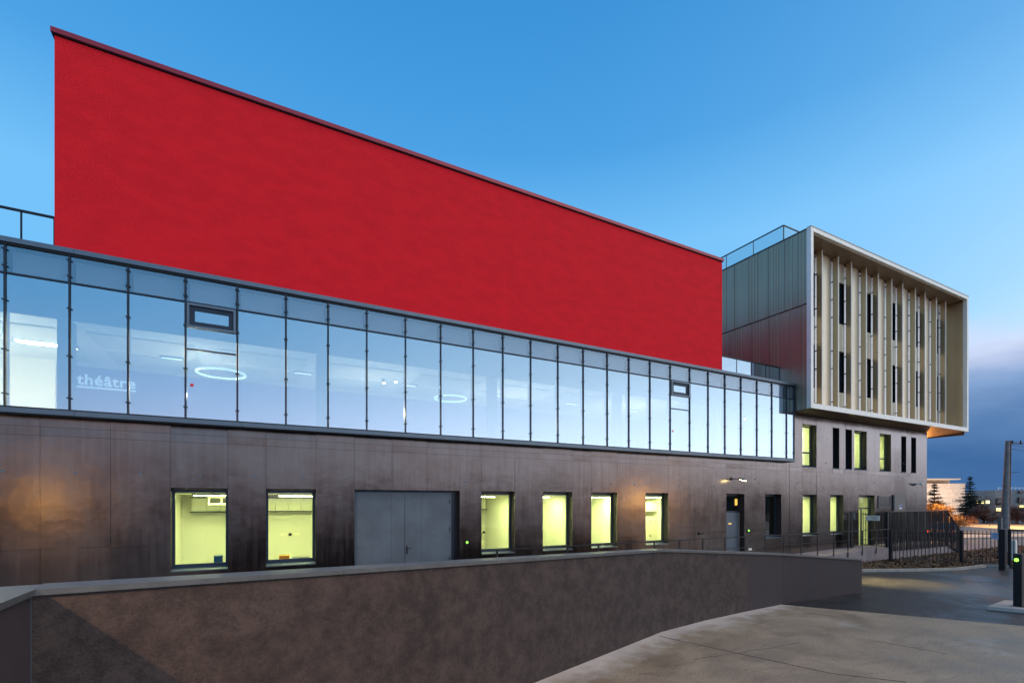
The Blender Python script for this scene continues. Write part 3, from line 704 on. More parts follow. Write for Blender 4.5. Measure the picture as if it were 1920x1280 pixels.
# pendants and spots
def ring(px, py, Y, R, label):
    X = fx(px, Y); Z = fz(px, py, Y); t = thing('ring_lamp', label, 'pendant lamp', 'ring pendants in the gallery'); n = 40; m = MB()
    for i in range(n):
        a, b = 2*math.pi*i/n, 2*math.pi*(i+1)/n
        m.bar((X+R*math.cos(a), Y+R*math.sin(a), Z), (X+R*math.cos(b), Y+R*math.sin(b), Z), .05, .05)
    m.build('ring', E_ring, t)
    m = MB()
    for i in range(3):
        a = 2*math.pi*i/3; m.cyl((X+R*math.cos(a), Y+R*math.sin(a), Z+.025), (X, Y, CZ), .004, .004, 5)
    m.build('cable', rail, t)
ring(415, 700, 17.4, .66, 'glowing ring pendant lamp right of the théâtre lettering')
ring(845, 747, 17.4, .60, 'glowing ring pendant lamp in the middle of the long gallery')
for px, py, lb in ((742, 703, 'upper bright spotlight in the middle gallery'), (720, 718, 'lower bright spotlight in the middle gallery'), (1397, 785, 'bright spotlight near the right end of the gallery')):
    Y = 17.0 if px < 1000 else 15.9; X = fx(px, Y); Z = min(fz(px, py, Y), CZ-.1)
    t = thing('spotlight', lb, 'spotlight', 'spotlights in the gallery')
    MB().cyl((X, Y, Z), (X, Y+.05, Z+.15), .05, .06, 12).build('can', rail, t)
    MB().cyl((X, Y-.004, Z-.012), (X, Y, Z), .045, .045, 12).build('bulb', E_spot, t)
    MB().cyl((X, Y+.05, Z+.15), (X, Y+.05, CZ), .008, .008, 6).build('stem', rail, t)

# ------------------------------------------------------------------ red block
RYF = 15.45
rx0, rx1 = fx(102, RYF), fx(1354, RYF)
RZ = 11.30
MB().box(rx0, rx1, RYF, 30, 5.0, RZ-.095).build('red_block', red, bld)
MB().box(rx0+.02, rx1-.02, RYF+.02, 29.9, RZ-.094, RZ-.08).build('coping_black_strip', black_m, bld)  # thin black strips under the red coping
MB().box(rx0-.04, rx1+.04, RYF-.035, 30.05, RZ-.079, RZ-.06).build('coping_black_strip', black_m, bld)
n = 9
for i in range(n):
    a = rx0-.06+(rx1-rx0+.12)*i/n; b = rx0-.06+(rx1-rx0+.12)*(i+1)/n
    MB().box(a+(.002 if i else 0), b-.002, RYF-.06, RYF+.4, RZ-.058, RZ+.06).build('coping', red_cap, bld)
MB().box(XG0, GX1-.02, GY+.80, 30, GT+.0, GT+.05).build('gallery_roof', steel, bld)

# ------------------------------------------------------------------ railings on the roofs
def railing(label, a, b, zb, zt, npost, parent_name='roof_railing', gm=None, glassy=True, group=None, endpost=True, postw=.03):
    t = thing(parent_name, label, 'railing', group); a = Vector(a); b = Vector(b)
    MB().bar((a.x, a.y, zt), (b.x, b.y, zt), .05, .05).build('handrail', rail, t)
    for i in range(npost+(1 if endpost else 0)):
        p = a.lerp(b, i/npost); MB().bar((p.x, p.y, zb), (p.x, p.y, zt-.025), postw, postw).build('post', rail, t)
    if glassy:
        for i in range(npost):
            p = a.lerp(b, i/npost); q = a.lerp(b, (i+1)/npost); d = (q-p).normalized()*.03
            p = p+d; q = q-d
            MB().bar((p.x, p.y, (zb+zt)/2+.02), (q.x, q.y, (zb+zt)/2+.02), .01, zt-zb-.12).build('glass_panel', gm or gl_rail, t)
    return t
RLZ = .441*15.52
xl = [fx(24, 15.52), fx(83, 15.52)]; sp = xl[1]-xl[0]
railing('glass panelled roof railing left of the red block', (xl[0]-sp*4, 15.52), (rx0-.02, 15.52), GT+.05, RLZ, 5, glassy=False)
railing('short glass roof railing between the red block and the bronze wing', (rx1+.02, 15.52), (fx(1461, 15.52), 15.52), GT+.05, RLZ, 4, gm=gl_curtain)

# ------------------------------------------------------------------ bronze box of the wing
BYF = 13.9
bx0, bx1 = 23.77, fx(1816, BYF)
bt, bb = 13.30, 4.515
sl = .066
SBK = 30.0
# left flank cladding: two rows of folded sheets with proud ribs
mz = 9.63
core = MB()
core.face([(bx0+.05, BYF+.22, bb+.05-sl*.2), (bx0+.05, SBK, bb+.05-sl*(SBK-BYF)), (bx0+.05, SBK, bt-.05), (bx0+.05, BYF+.22, bt-.05)])
core.build('flank_core', wall_back, wing)
random.seed(11)
def flank(z0f, z1, pattern, dx):
    y = BYF+.215
    ys = []
    while y < SBK-.1:
        w = pattern[len(ys) % len(pattern)]; ys.append((y, min(y+w, SBK))); y += w
    for a, b in ys:
        q = random.uniform(-.003, .003)
        MB().hexa([(bx0+dx+q, a+.004, z0f(a)), (bx0+dx-q, b-.004, z0f(b)), (bx0+.04, b-.004, z0f(b)), (bx0+.04, a+.004, z0f(a)),
                   (bx0+dx+q, a+.004, z1), (bx0+dx-q, b-.004, z1), (bx0+.04, b-.004, z1), (bx0+.04, a+.004, z1)]).build('cladding_sheet', champ_side, wing)
        MB().box(bx0+dx-.022, bx0+dx-.001, a-.012, a+.012, z0f(a)+.01, z1-.01).build('rib', champ_rib if b-a < .3 else champ_side, wing)
flank(lambda y: mz+.02, bt-.05, [.14, .16, .14, .30, .22, .16, .34, .14, .14, .28, .62, .18, .16, .16, .9, .55, .17, .15, .17, .15, .7, .5, .16, .15, .8, .5, .4], .0)
flank(lambda y: bb+.02-sl*(y-BYF), mz-.01, [.16, .14, .55, .62, .20, .16, .16, .50, .18, .15, .16, .60, .17, .15, .15, .14, .16, .8, .15, .15, .17, .9, .6, .5], .012)
MB().box(bx0-.03, bx0+.03, BYF+.21, SBK, mz-.008, mz+.018).build('seam_flashing', rail, wing)
MB().box(bx0-.03, bx0+.3, BYF+.21, SBK, bt-.05, bt-.02).build('roof_edge', rail, wing)
MB().box(bx0-.03, bx1, BYF+.21, SBK, bt-.019, bt).build('roof', steel, wing)
# front portal frame
fw = .205
fr = MB()
def fseg(x0, x1, z0, z1, nm='portal_trim'): return MB().box(x0, x1, BYF, BYF+.208, z0, z1).build(nm, frame_pale, wing)
nseg = 7
for i in range(nseg):
    a = bx0+(bx1-bx0)*i/nseg; b = bx0+(bx1-bx0)*(i+1)/nseg
    fseg(a+(.002 if i else -.02), b-.002, bt-fw, bt); fseg(a+(.002 if i else -.02), b-.002, bb, bb+.245)
MB().box(bx0-.03, bx1+.03, BYF-.015, BYF+.2, bt+.001, bt+.03).build('roof_trim', soffit_m, wing)
for i in range(4):
    z0 = bb+.247+(bt-fw-bb-.25)*i/4; z1 = bb+.247+(bt-fw-bb-.25)*(i+1)/4
    fseg(bx0-.02, bx0+fw-.02, z0, z1-.003); fseg(bx1-fw, bx1, z0, z1-.003)
# inner soffit, floor, right return, back wall
KY = 15.0
IT = lambda y: bt-fw-.005-sl*(y-BYF)
ix0, ix1 = bx0+fw-.02, bx1-fw
nsp = 6
for i in range(nsp):
    a = ix0+(ix1-ix0)*i/nsp+.003; b = ix0+(ix1-ix0)*(i+1)/nsp-.003; y0, y1 = BYF+.209, KY+.3
    MB().hexa([(a,y0,IT(y0)),(b,y0,IT(y0)),(b,y1,IT(y1)),(a,y1,IT(y1)),(a,y0,bt-.03),(b,y0,bt-.03),(b,y1,bt-.03),(a,y1,bt-.03)]).build('soffit_panel', soffit_m, wing)
for i in range(6):
    z0 = bb+.25+(bt-fw-bb-.26)*i/6+.003; z1 = bb+.25+(bt-fw-bb-.26)*(i+1)/6-.003
    zz1 = z1 if i < 5 else IT(KY)-.006
    MB().box(bx1-fw+.001, bx1-.01, BYF+.209, KY+.3, z0, zz1).build('return_panel', champ, wing)
MB().box(ix0-.01, ix0+.03, BYF+.209, KY+.3, bb+.25, IT(KY)-.01).build('inner_flank', champ, wing)
MB().box(ix0, ix1, BYF+.209, KY+.3, bb+.1, bb+.24).build('portal_floor', champ, wing)
MB().box(bx1-.008, bx1+.0, BYF+.209, SBK, bb-.2, bt-.02).build('right_flank', champ_side, wing)
# underside
for i in range(7):
    a = bx0+.002+(bx1-bx0-.004)*i/7+.002; b = bx0+(bx1-bx0)*(i+1)/7-.004
    y0, y1 = BYF+.002, 21.0
    f = lambda y: bb-.004-sl*(y-BYF)
    MB().hexa([(a,y0,f(y0)-.001),(b,y0,f(y0)-.001),(b,y1,f(y1)),(a,y1,f(y1)),(a,y0,f(y0)+.003),(b,y0,f(y0)+.003),(b,y1,f(y1)+.1),(a,y1,f(y1)+.1)]).build('underside_panel', soffit_m, wing)
# blades
bpx = [1542.4, 1572.6, 1597.2, 1625, 1647.4, 1672.6, 1693, 1716.9, 1735, 1756.3, 1773.6]
BF = 14.62
blx = [fx(p, BF) for p in bpx]
zB = bb+.241
for x in blx:
    lv = [zB, 7.45, 9.9, 0]
    b_ = MB().box(x-.045, x-.004, BF+.03, KY-.10, zB, IT(KY-.1)-.004).build('blade', champ, wing)
    m = MB(); z = zB+.1+random.uniform(0, .5)
    while z < IT(KY)-.1:
        m.box(x-.05, x+.0, KY-.10, KY-.03, z, z+.05); z += random.choice((.95, 1.25, 1.8))
    m.build('bracket', rail, b_)
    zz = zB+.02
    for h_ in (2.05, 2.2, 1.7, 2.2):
        zt_ = min(zz+h_, IT(KY)-.03); MB().box(x-.05, x+.21, KY-.022, KY-.008, zz, zt_-.012).build('lit_wall_strip', lit_wall_m, wing); zz = zt_  # white strips imitate the lit back wall showing through each blade gap
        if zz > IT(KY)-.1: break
    MB().box(x-.055, x+.006, BF-.01, BF+.028, zB, IT(BF)-.006).build('blade_edge', frame_pale, b_)
# back wall per bay
bay = [ix0+.03]+blx+[ix1]
wz = [(5.95, 8.20), (9.70, 11.96)]
for i in range(len(bay)-1):
    a = bay[i]+(.22 if i else 0); b = bay[i+1]-(.055 if i < len(bay)-2 else 0); top = IT(KY)-.004
    if i == 11:
        for q0, q1 in ((zB, 7.0), (7.01, 9.4), (9.41, top)): MB().box(a, b, KY, KY+.12, q0, q1).build('back_panel', panel_cream, wing)
        continue
    sw = -.01
    bs = b-sw-.01
    if i % 2 == 0:                 # bay with two tall windows
        z = zB
        for (w0, w1) in wz:
            MB().box(a, bs, KY, KY+.12, z+.003, w0-.003).build('back_panel', panel_cream, wing); z = w1
            wi = MB().ring_xz(a, b-.002, w0, w1, .03, KY+.13, KY+.18).build('window', alu, wing)
            MB().box(a+.03, b-.035, KY+.15, KY+.16, w0+.03, w1-.03).build('pane', gl_dark, wi)
            MB().box(a+.03, b-.035, KY+.14, KY+.149, w0+.95, w0+.99).build('glazing_bar', alu, wi)
        MB().box(a, bs, KY, KY+.12, z+.003, top).build('back_panel', panel_cream, wing)
    else:
        cc = [zB, 6.0, 8.95, top]
        for c, d in zip(cc[:-1], cc[1:]):
            # gently bowed sheet
            m = MB(); nb_ = 6
            for s in range(nb_):
                u0, u1 = s/nb_, (s+1)/nb_
                yb = lambda u: KY-.005-.10*math.sin(math.pi*min(1, u))**.9
                xa_, xb_ = a+(bs-a)*u0, a+(bs-a)*u1
                m.face([(xa_, yb(u0), c+.004), (xb_, yb(u1), c+.004), (xb_, yb(u1), d-.004), (xa_, yb(u0), d-.004)])
            m.face([(a, KY+.1, c+.004), (bs, KY+.1, c+.004), (bs, KY+.1, d-.004), (a, KY+.1, d-.004)])
            m.build('back_panel', panel_cream, wing)
MB().box(ix0, ix1, KY+.20, KY+.3, bb+.2, bt-.2).build('inner_core', darkin, wing)
# roof railing of the wing
cr = (24.25, 15.60)
tz = 14.32
r1 = railing('dark glass railing along the left edge of the wing roof', cr, (24.25, 22.5), bt+.0, tz, 4, endpost=True)
r2 = railing('dark glass railing along the front of the wing roof', (cr[0]+.03, cr[1]), (33, 15.60), bt, tz, 5)

# ------------------------------------------------------------------ fittings on the lower wall
fl = thing('floodlight', 'lit floodlight on a bracket above the grey door', 'floodlight')
X = fx(1378, 14.8); Zf = fz(1385, 899, 14.7)
MB().box(X-.06, X+.06, WY-.03, WY-.001, Zf-.02, Zf+.12).build('wall_plate', rail, fl)
MB().bar((X, WY-.02, Zf+.05), (X+.12, WY-.42, Zf+.05), .04).build('arm', rail, fl)
MB().hexa([(X+.02, WY-.62, Zf-.05), (X+.34, WY-.56, Zf-.05), (X+.32, WY-.36, Zf+.02), (X+.0, WY-.42, Zf+.02),
           (X+.03, WY-.62, Zf+.02), (X+.33, WY-.56, Zf+.02), (X+.31, WY-.36, Zf+.09), (X+.01, WY-.42, Zf+.09)]).build('housing', sillm, fl)
MB().hexa([(X+.03, WY-.61, Zf-.07), (X+.33, WY-.55, Zf-.07), (X+.31, WY-.37, Zf+.0), (X+.01, WY-.43, Zf+.0),
           (X+.03, WY-.61, Zf-.055), (X+.33, WY-.55, Zf-.055), (X+.31, WY-.37, Zf+.012), (X+.01, WY-.43, Zf+.012)]).build('lens', emis('flood_lens', (1, .82, .4), 12), fl)
lamp('flood_beam', 'SPOT', (X+.3, WY-.7, Zf-.12), 22000, (1.0, .70, .28), fl, .12, target=(22.0, 9.9, -3.2), spot=34, blend=1.0)
camr = thing('security_camera', 'small white security camera at the right corner of the wing wall', 'camera')
X = fx(1727, 14.8); Zc = fz(1727, 907, 14.8)
MB().box(X-.3, X-.2, WY-.02, WY-.001, Zc-.06, Zc+.06).build('mount', sillm, camr)
MB().bar((X-.25, WY-.02, Zc), (X-.1, WY-.2, Zc), .04).build('arm', sillm, camr)
MB().cyl((X-.25, WY-.28, Zc+.03), (X+.12, WY-.2, Zc-.04), .07, .07, 14).build('housing', frame_pale, camr)
MB().cyl((X+.12, WY-.2, Zc-.04), (X+.14, WY-.196, Zc-.044), .045, .045, 14).build('lens', black_m, camr)
for px, py, lb in ((874, 1016, 'round green lit door button right of the grey double door'), (1402, 994, 'round green lit door button right of the single grey door')):
    X = fx(px, WY); Z = fz(px, py, WY); t = thing('door_button', lb, 'button')
    MB().box(X-.05, X+.05, WY-.035, WY-.006, Z-.10, Z+.03).build('housing', rail, t)
    MB().cyl((X+.02, WY-.035, Z), (X+.02, WY-.055, Z), .035, .03, 14).build('diode', E_green2, t)
t = thing('wall_socket', 'pair of small white outdoor sockets low beside the single grey door', 'socket')
X = fx(1405, WY); Z = fz(1405, 1029, WY)
for i_ in range(2): MB().box(X-.1+.12*i_, X+.0+.12*i_, WY-.05, WY-.006, Z-.05, Z+.05).build('socket_cover', frame_pale, t, bevel=.008)
t = tag(MB().box(fx(1310, WY), fx(1317, WY), WY-.05, WY-.006, fz(1313, 1000, WY)-.05, fz(1313, 1000, WY)+.06).build('letter_plate', rail), 'small dark plate on the brown wall left of the grey door', 'plate')
g = thing('vent_grille', 'square dark grille set in the wing wall right of the entrance', 'grille')
gx0, gx1, gz0, gz1 = fx(1646.3, WY), fx(1669.5, WY), fz(1658, 951, WY), fz(1658, 929, WY)
MB().ring_xz(gx0, gx1, gz0, gz1, .04, WY-.04, WY-.006).build('grille_frame', boxm, g)
for i_ in range(9):
    zz = gz0+.05+(gz1-gz0-.1)*i_/9; MB().box(gx0+.041, gx1-.041, WY-.03, WY-.008, zz, zz+.035).build('grille_slat', mat('grille_dark', (.06, .065, .08), .5, .3) if i_ == 0 else bpy.data.materials['grille_dark'], g)
c = thing('electric_cabinet', 'grey wall cabinet with a small blue notice beside the grille', 'cabinet')
cx0, cx1, cz0, cz1 = fx(1673.7, WY), fx(1695, WY), fz(1684, 958, WY), fz(1684, 927, WY)
MB().box(cx0, cx1, WY-.08, WY-.006, cz0, cz1).build('cabinet_body', boxm, c, bevel=.01)
MB().box(cx0+.04, cx1-.04, WY-.09, WY-.081, cz0+.04, cz1-.04).build('cabinet_door', boxm, c)
xm = (cx0+cx1)/2+.05
MB().box(xm-.14, xm+.14, WY-.096, WY-.091, cz0+.14, cz0+.38).build('notice', frame_pale, c)
MB().box(xm-.12, xm+.12, WY-.099, WY-.0965, cz0+.24, cz0+.36).build('notice_print', mat('blue_print', (.03, .08, .45), .5), c)

# ------------------------------------------------------------------ access ramp, its railing and the stair screen
LY = 13.7
rampg = thing('access_ramp', 'long concrete access ramp rising to the entrance landing', 'ramp')
lz = lambda x: -2.52 if x > 30.6 else -2.52-.024*(30.6-x)
prev = 6.0
for xk in [11.0, 16.0, 21.0, 25.5, 30.6, 37.4]:
    a, b = prev, xk
    MB().hexa([(a+.003, LY, G-.2), (b-.003, LY, G-.2), (b-.003, WY-.012, G-.2), (a+.003, WY-.012, G-.2),
               (a+.003, LY, lz(a)), (b-.003, LY, lz(b)), (b-.003, WY-.012, lz(b)), (a+.003, WY-.012, lz(a))]).build('ramp_slab', conc2, rampg)
    prev = xk
# stair cheek descending to the right
MB().hexa([(37.403, LY, G-.2), (39.4, LY, G-.2), (39.4, LY+.2, G-.2), (37.403, LY+.2, G-.2),
           (37.403, LY, -2.52), (39.4, LY, -3.3), (39.4, LY+.2, -3.3), (37.403, LY+.2, -2.52)]).build('stair_cheek', conc2, rampg)
for i_ in range(5): MB().box(37.403+.3*i_, 37.7+.3*i_, LY+.203, WY-.02, G-.2, -2.62-.13*i_).build('step', conc2, rampg)
rr = thing('ramp_railing', 'thin dark two bar railing along the outer edge of the access ramp', 'railing')
RT = -1.53
xA = fx(921, LY); xB = 30.55
MB().bar((xA, LY-.03, RT), (xB, LY-.03, RT), .035, .035).build('handrail', rail, rr)
MB().bar((xA+.3, LY-.03, RT-.46), (xB, LY-.03, RT-.46), .022, .022).build('lower_rail', rail, rr)
for px in [932, 1001, 1064, 1122, 1175.5, 1226.5, 1274, 1317.5, 1359.5, 1397.5, 1435, 1470, 1502, 1533, 1563, 1590, 1617, 1643]:
    x = fx(px, LY-.03)
    MB().box(x-.03, x+.03, LY-.045, LY-.033 + .012, lz(x)-.22, RT-.018).build('post', rail, rr)
# bar screen on the landing and stair
scn = thing('stair_screen', 'tall black bar screen around the entrance stair, top sloping down right', 'screen')
ZT = -.575
x = 30.62; k = 0
def top_z(x): return ZT if x < 37.3 else ZT-(x-37.3)*.70
while x < 39.35:
    z0 = -2.75 if x < 37.4 else -2.75-(x-37.4)*.39
    MB().box(x, x+.035, LY-.055, LY-.020, z0, top_z(x)-.02).build('screen_bar', rail, scn)
    x += .14 if k % 5 else .21; k += 1
MB().bar((30.6, LY-.036, ZT), (37.3, LY-.036, ZT), .07, .04).build('top_rail', railpale, scn)
MB().bar((37.3, LY-.036, ZT), (39.4, LY-.036, top_z(39.4)), .07, .04).build('top_rail', rail, scn)
MB().bar((39.4, LY-.036, top_z(39.4)), (39.4, LY-.036, G), .07, .07).build('end_post', rail, scn)
MB().bar((37.4, LY-.075, -2.6), (39.4, LY-.075, -3.38), .03, .05).build('foot_rail', rail, scn)
# rear row of the screen against the building
xb = 31.2
for i_ in range(14):
    MB().box(xb, xb+.035, WY-.25, WY-.238, -2.52, ZT-.02).build('screen_bar', rail, scn); xb += .44
lg = thing('landing_gate', 'black picket gate with a white notice across the entrance landing', 'gate')
gxp = 30.42
for i_ in range(9):
    y = 13.85+i_*.13; MB().box(gxp-.012, gxp+.012, y-.012, y+.012, -2.45, -.62).build('picket', rail, lg)
MB().box(gxp-.02, gxp+.02, 13.70, 15.0, -2.48, -2.44).build('gate_rail', rail, lg)
MB().box(gxp-.02, gxp+.02, 13.70, 15.0, -.75, -.71).build('gate_rail', rail, lg)
MB().box(gxp-.06, gxp+.06, 13.66, 13.78, -2.52, -.58).build('gate_post', rail, lg)
MB().box(gxp-.05, gxp-.026, 14.05, 14.75, -1.08, -.80).build('notice', frame_pale, lg)
MB().box(gxp-.056, gxp-.051, 14.66, 14.72, -.97, -.91).build('notice_mark', mat('notice_red', (.5, .04, .03), .5), lg)
for i_ in range(3): MB().box(gxp-.056, gxp-.051, 14.12, 14.60-.1*i_, -.88-.06*i_, -.865-.06*i_).build('notice_line', mat('notice_ink', (.05, .05, .06), .5) if i_ == 0 else bpy.data.materials['notice_ink'], lg)
og = thing('open_gate', 'dark solid gate leaf folded back against the wall left of the entrance', 'gate')
ox = fx(1589, 14.7)
MB().box(ox, ox+.14, 14.66, 14.72, -2.55, -.62).box(ox+.3, ox+.5, 14.66, 14.72, -2.55, -.58).build('gate_board', rail, og)
for i_ in range(3): MB().box(ox+.18+i_*.19, ox+.21+i_*.19, 14.68, 14.70, -2.5, -.66).build('picket', rail, og)
MB().box(ox+.55, ox+.64, 14.64, 14.70, -.95, -.65).build('lock_box', sillm, og)

# ------------------------------------------------------------------ street fence and sliding gate
fen = thing('picket_fence', 'dark vertical bar fence between leaf bed and street', 'fence')
F = [Vector((*gp(1669, 1055), 0)), Vector((*gp(1802, 1058), 0)), Vector((*gp(1876, 1062), 0))]
for s in range(2):
    a, b = F[s], F[s+1]; n_ = 19 if s == 0 else 10
    for zz in (G+.22, -1.62):
        MB().bar((a.x, a.y, zz), (b.x, b.y, zz), .03, .04).build('fence_rail', railpale if zz < -2 else rail, fen)
    for i in range(n_):
        p = a.lerp(b, (i+.6)/n_)
        m = MB().box(p.x-.014, p.x+.014, p.y-.014, p.y+.014, G+.06, -1.50)
        m.box(p.x-.008, p.x+.008, p.y-.008, p.y+.008, -1.50, -1.44)
        m.build('picket', railpale, fen)
    MB().box(a.x-.05, a.x+.05, a.y-.05, a.y+.05, G, -1.47).build('fence_post', rail, fen)
sg = thing('sliding_gate', 'black framed sliding bar gate at the right edge', 'gate')
P0 = Vector((*gp(1880, 1068), 0)); P1 = Vector((*gp(1893, 1064), 0)); P2 = P1+Vector((3.4, -2.6, 0))
MB().box(P0.x-.11, P0.x+.11, P0.y-.11, P0.y+.11, G, -1.30).build('gate_post', rail, sg)
MB().box(P1.x-.05, P1.x+.05, P1.y-.05, P1.y+.05, G+.06, -1.36).build('gate_stile', rail, sg)
MB().bar((P0.x, P0.y, -1.33), (P1.x, P1.y, -1.33), .06).build('cross_bar', rail, sg)
MB().bar((P1.x, P1.y, -1.40), (P2.x, P2.y, -1.40), .08).build('gate_rail', rail, sg)
MB().bar((P1.x, P1.y, G+.12), (P2.x, P2.y, G+.12), .08, .14).build('gate_rail', rail, sg)
for i in range(24):
    p = P1.lerp(P2, (i+1)/25); MB().box(p.x-.013, p.x+.013, p.y-.013, p.y+.013, G+.18, -1.44).build('picket', railpale, sg)
# notice on the fence
no = thing('fence_notice', 'pale blue notice board hung on the street fence', 'notice')
na, nb2 = Vector((*gp(1856, 1061), 0)), Vector((*gp(1875, 1062), 0))
za, zb_ = fz(1865, 1009, (na.y+nb2.y)/2), fz(1865, 999, (na.y+nb2.y)/2)
MB().bar((na.x, na.y-.04, (za+zb_)/2), (nb2.x, nb2.y-.04, (za+zb_)/2), .015, .32).build('board', mat('pale_blue_board', (.45, .55, .72), .6), no)
for i_ in range(3):
    q0 = na.lerp(nb2, .15); q1 = na.lerp(nb2, .85-.15*i_)
    MB().bar((q0.x, q0.y-.052, (za+zb_)/2+.09-.08*i_), (q1.x, q1.y-.052, (za+zb_)/2+.09-.08*i_), .004, .02).build('notice_line', bpy.data.materials['notice_ink'], no)

# ------------------------------------------------------------------ front ramp wall
P = [Vector((-1.66, 5.46)), Vector((8.78, 8.75)), Vector((10.7, 9.05)), Vector((12.67, 9.23)), Vector((14.47, 9.34)), Vector((18.75, 9.22))]
TZ = [-.735, -1.185, -1.34, -1.49, -1.63, -2.02]
rw = thing('ramp_wall', 'low brown rendered wall with grey coping curving round the forecourt', 'wall')
th = .24
def offs(i):
    d = Vector((0, 0))
    if i > 0: d += (P[i]-P[i-1]).normalized()
    if i < len(P)-1: d += (P[i+1]-P[i]).normalized()
    d.normalize(); return Vector((-d.y, d.x))
def wseg(pa, pb, na, nb_, za, zb, m, nm='wall_section', z0=G-.1, t=th):
    qa, qb = pa+na*t, pb+nb_*t
    return MB().hexa([(*pa, z0), (*pb, z0), (*qb, z0), (*qa, z0), (*pa, za), (*pb, zb), (*qb, zb), (*qa, za)]).build(nm, m, rw)
N_ = [offs(i) for i in range(len(P))]; N_[0] = Vector((0, 1))
pm = P[2].lerp(P[3], .93)
for i in range(len(P)-1):
    wseg(P[i], P[i+1], N_[i], N_[i+1], TZ[i]-.055, TZ[i+1]-.055, ramp_r if i < 3 else ramp_p)
MB().box(P[0].x-.004, P[0].x+.005, P[0].y-.005, P[0].y+.004, G, -.80).build('corner_bead', sillm, rw)
# short return towards the camera on the left
PL = Vector((-1.68, -3.0))
MB().box(-1.66-th, -1.66, -3.0, 5.46, G-.1, -.79).build('wall_section', ramp_p, rw)
MB().hexa([(-1.66-th, 5.46, G-.1), (-1.66, 5.461, G-.1), (-1.66, 5.46+th, G-.1), (-1.66-th, 5.46+th, G-.1), (-1.66-th, 5.46, -.791), (-1.66, 5.461, -.791), (-1.66, 5.46+th, -.791), (-1.66-th, 5.46+th, -.791)]).build('wall_corner', ramp_p, rw)
cw = .035
for i in range(len(P)-1):
    a, b = P[i]-N_[i]*cw, P[i+1]-N_[i+1]*cw; qa, qb = P[i]+N_[i]*(th+cw), P[i+1]+N_[i+1]*(th+cw)
    L_ = (b-a).length; n_ = max(1, round(L_/2.6))
    for k in range(n_):
        u0, u1 = k/n_, (k+1)/n_; e0 = .002/L_
        A, B = a.lerp(b, u0+e0), a.lerp(b, u1-e0); QA, QB = qa.lerp(qb, u0+e0), qa.lerp(qb, u1-e0)
        z0_, z1_ = TZ[i]+(TZ[i+1]-TZ[i])*u0, TZ[i]+(TZ[i+1]-TZ[i])*u1
        MB().hexa([(*A, z0_-.053), (*B, z1_-.053), (*QB, z1_-.053), (*QA, z0_-.053), (*A, z0_), (*B, z1_), (*QB, z1_+.006), (*QA, z0_+.006)]).build('coping', cop, rw)
MB().box(-1.66-th-cw, -1.66+cw, -3.0, 5.455, -.788, -.735).build('coping', cop, rw)
MB().hexa([(-1.66-th-cw, 5.457, -.788), (-1.66+cw, 5.457, -.788), (-1.66+cw-.02, 5.457+.0, -.788), (-1.66-th-cw, 5.46+th+cw, -.788),
           (-1.66-th-cw, 5.457, -.735), (-1.66+cw, 5.457, -.735), (-1.66, 5.46+th+cw, -.735), (-1.66-th-cw, 5.46+th+cw, -.735)]).build('coping', cop, rw)

# ------------------------------------------------------------------ bollard and island
isl = thing('kerb_island', 'pale concrete kerb island under the black reader post', 'kerb')
def ip(px, py): return Vector((*gp(px, py), 0))
I0, I1, I2 = ip(1848, 1143), ip(1880, 1130), ip(1925, 1150)
d1 = (I2-I0).normalized()
q = [I0+(I1-I0)*.0, I0+(I1-I0)*.55, None, None]
L1 = 5.0
side_ = (I1-I0)*1.0
MB().hexa([I0+Vector((0,0,G)), I0+d1*1.1+Vector((0,0,G)), I0+d1*1.1+side_+Vector((0,0,G)), I1+Vector((0,0,G)),
           I0+Vector((.06,-.02,G+.12)), I0+d1*1.1+Vector((.06,0,G+.12)), I0+d1*1.1+side_+Vector((-.06,0,G+.12)), I1+Vector((-.04,-.06,G+.12))]).build('kerb_stone', kerb_m, isl, bevel=.02)
MB().hexa([I0+d1*1.11+Vector((0,0,G)), I0+d1*L1+Vector((0,0,G)), I0+d1*L1+side_+Vector((0,0,G)), I0+d1*1.11+side_+Vector((0,0,G)),
           I0+d1*1.11+Vector((.06,0,G+.12)), I0+d1*L1+Vector((.06,0,G+.12)), I0+d1*L1+side_+Vector((-.06,0,G+.12)), I0+d1*1.11+side_+Vector((-.06,0,G+.12))]).build('kerb_stone', kerb_m, isl, bevel=.02)
bo = thing('reader_post', 'square black access post with green light standing on the kerb island', 'bollard')
bX, bY = gp(1910, 1137, G+.1)
MB().box(bX-.095, bX+.095, bY-.095, bY+.095, G+.125, G+1.66).build('shaft', rail, bo, bevel=.01)
MB().box(bX-.14, bX+.14, bY-.14, bY+.14, G+.112, G+.128).build('base_plate', rail, bo)
MB().cyl((bX-.095, bY+.02, G+1.48), (bX-.13, bY+.02, G+1.48), .05, .04, 14).build('green_light', E_green2, bo)

# ------------------------------------------------------------------ background: utility pole, buildings, trees, lamps
up = thing('utility_pole', 'tapered grey concrete utility pole leaning slightly right', 'utility pole')
b0 = dp(1882, 1035, 30); t0 = dp(1889.5, 826, 30); b0.z = G
MB().cyl(b0, t0, .24, .11, 12).build('shaft', mat('grey_pole_concrete', (.22, .21, .20), .8, var=.2), up)
rt = Vector((CR, -SR, 0))
MB().bar(b0+rt*.30, t0+rt*.16, .07, .10).build('cable_duct', mat('rusty_duct', (.16, .08, .05), .8, var=.5, vscale=4), up)
MB().bar(t0-rt*.1+Vector((0,0,-.15)), t0+rt*.9+Vector((0,0,-.2)), .05).build('cross_arm', rail, up)
MB().bar(dp(1890, 886, 30), dp(1912, 884, 30), .03).build('cross_arm', rail, up)
for i_ in range(2):
    MB().cyl(t0+rt*(.3+.5*i_)+Vector((0,0,-.17)), t0+rt*(.3+.5*i_)+Vector((0,0,.02)), .05, .03, 8).build('insulator', rail, up)
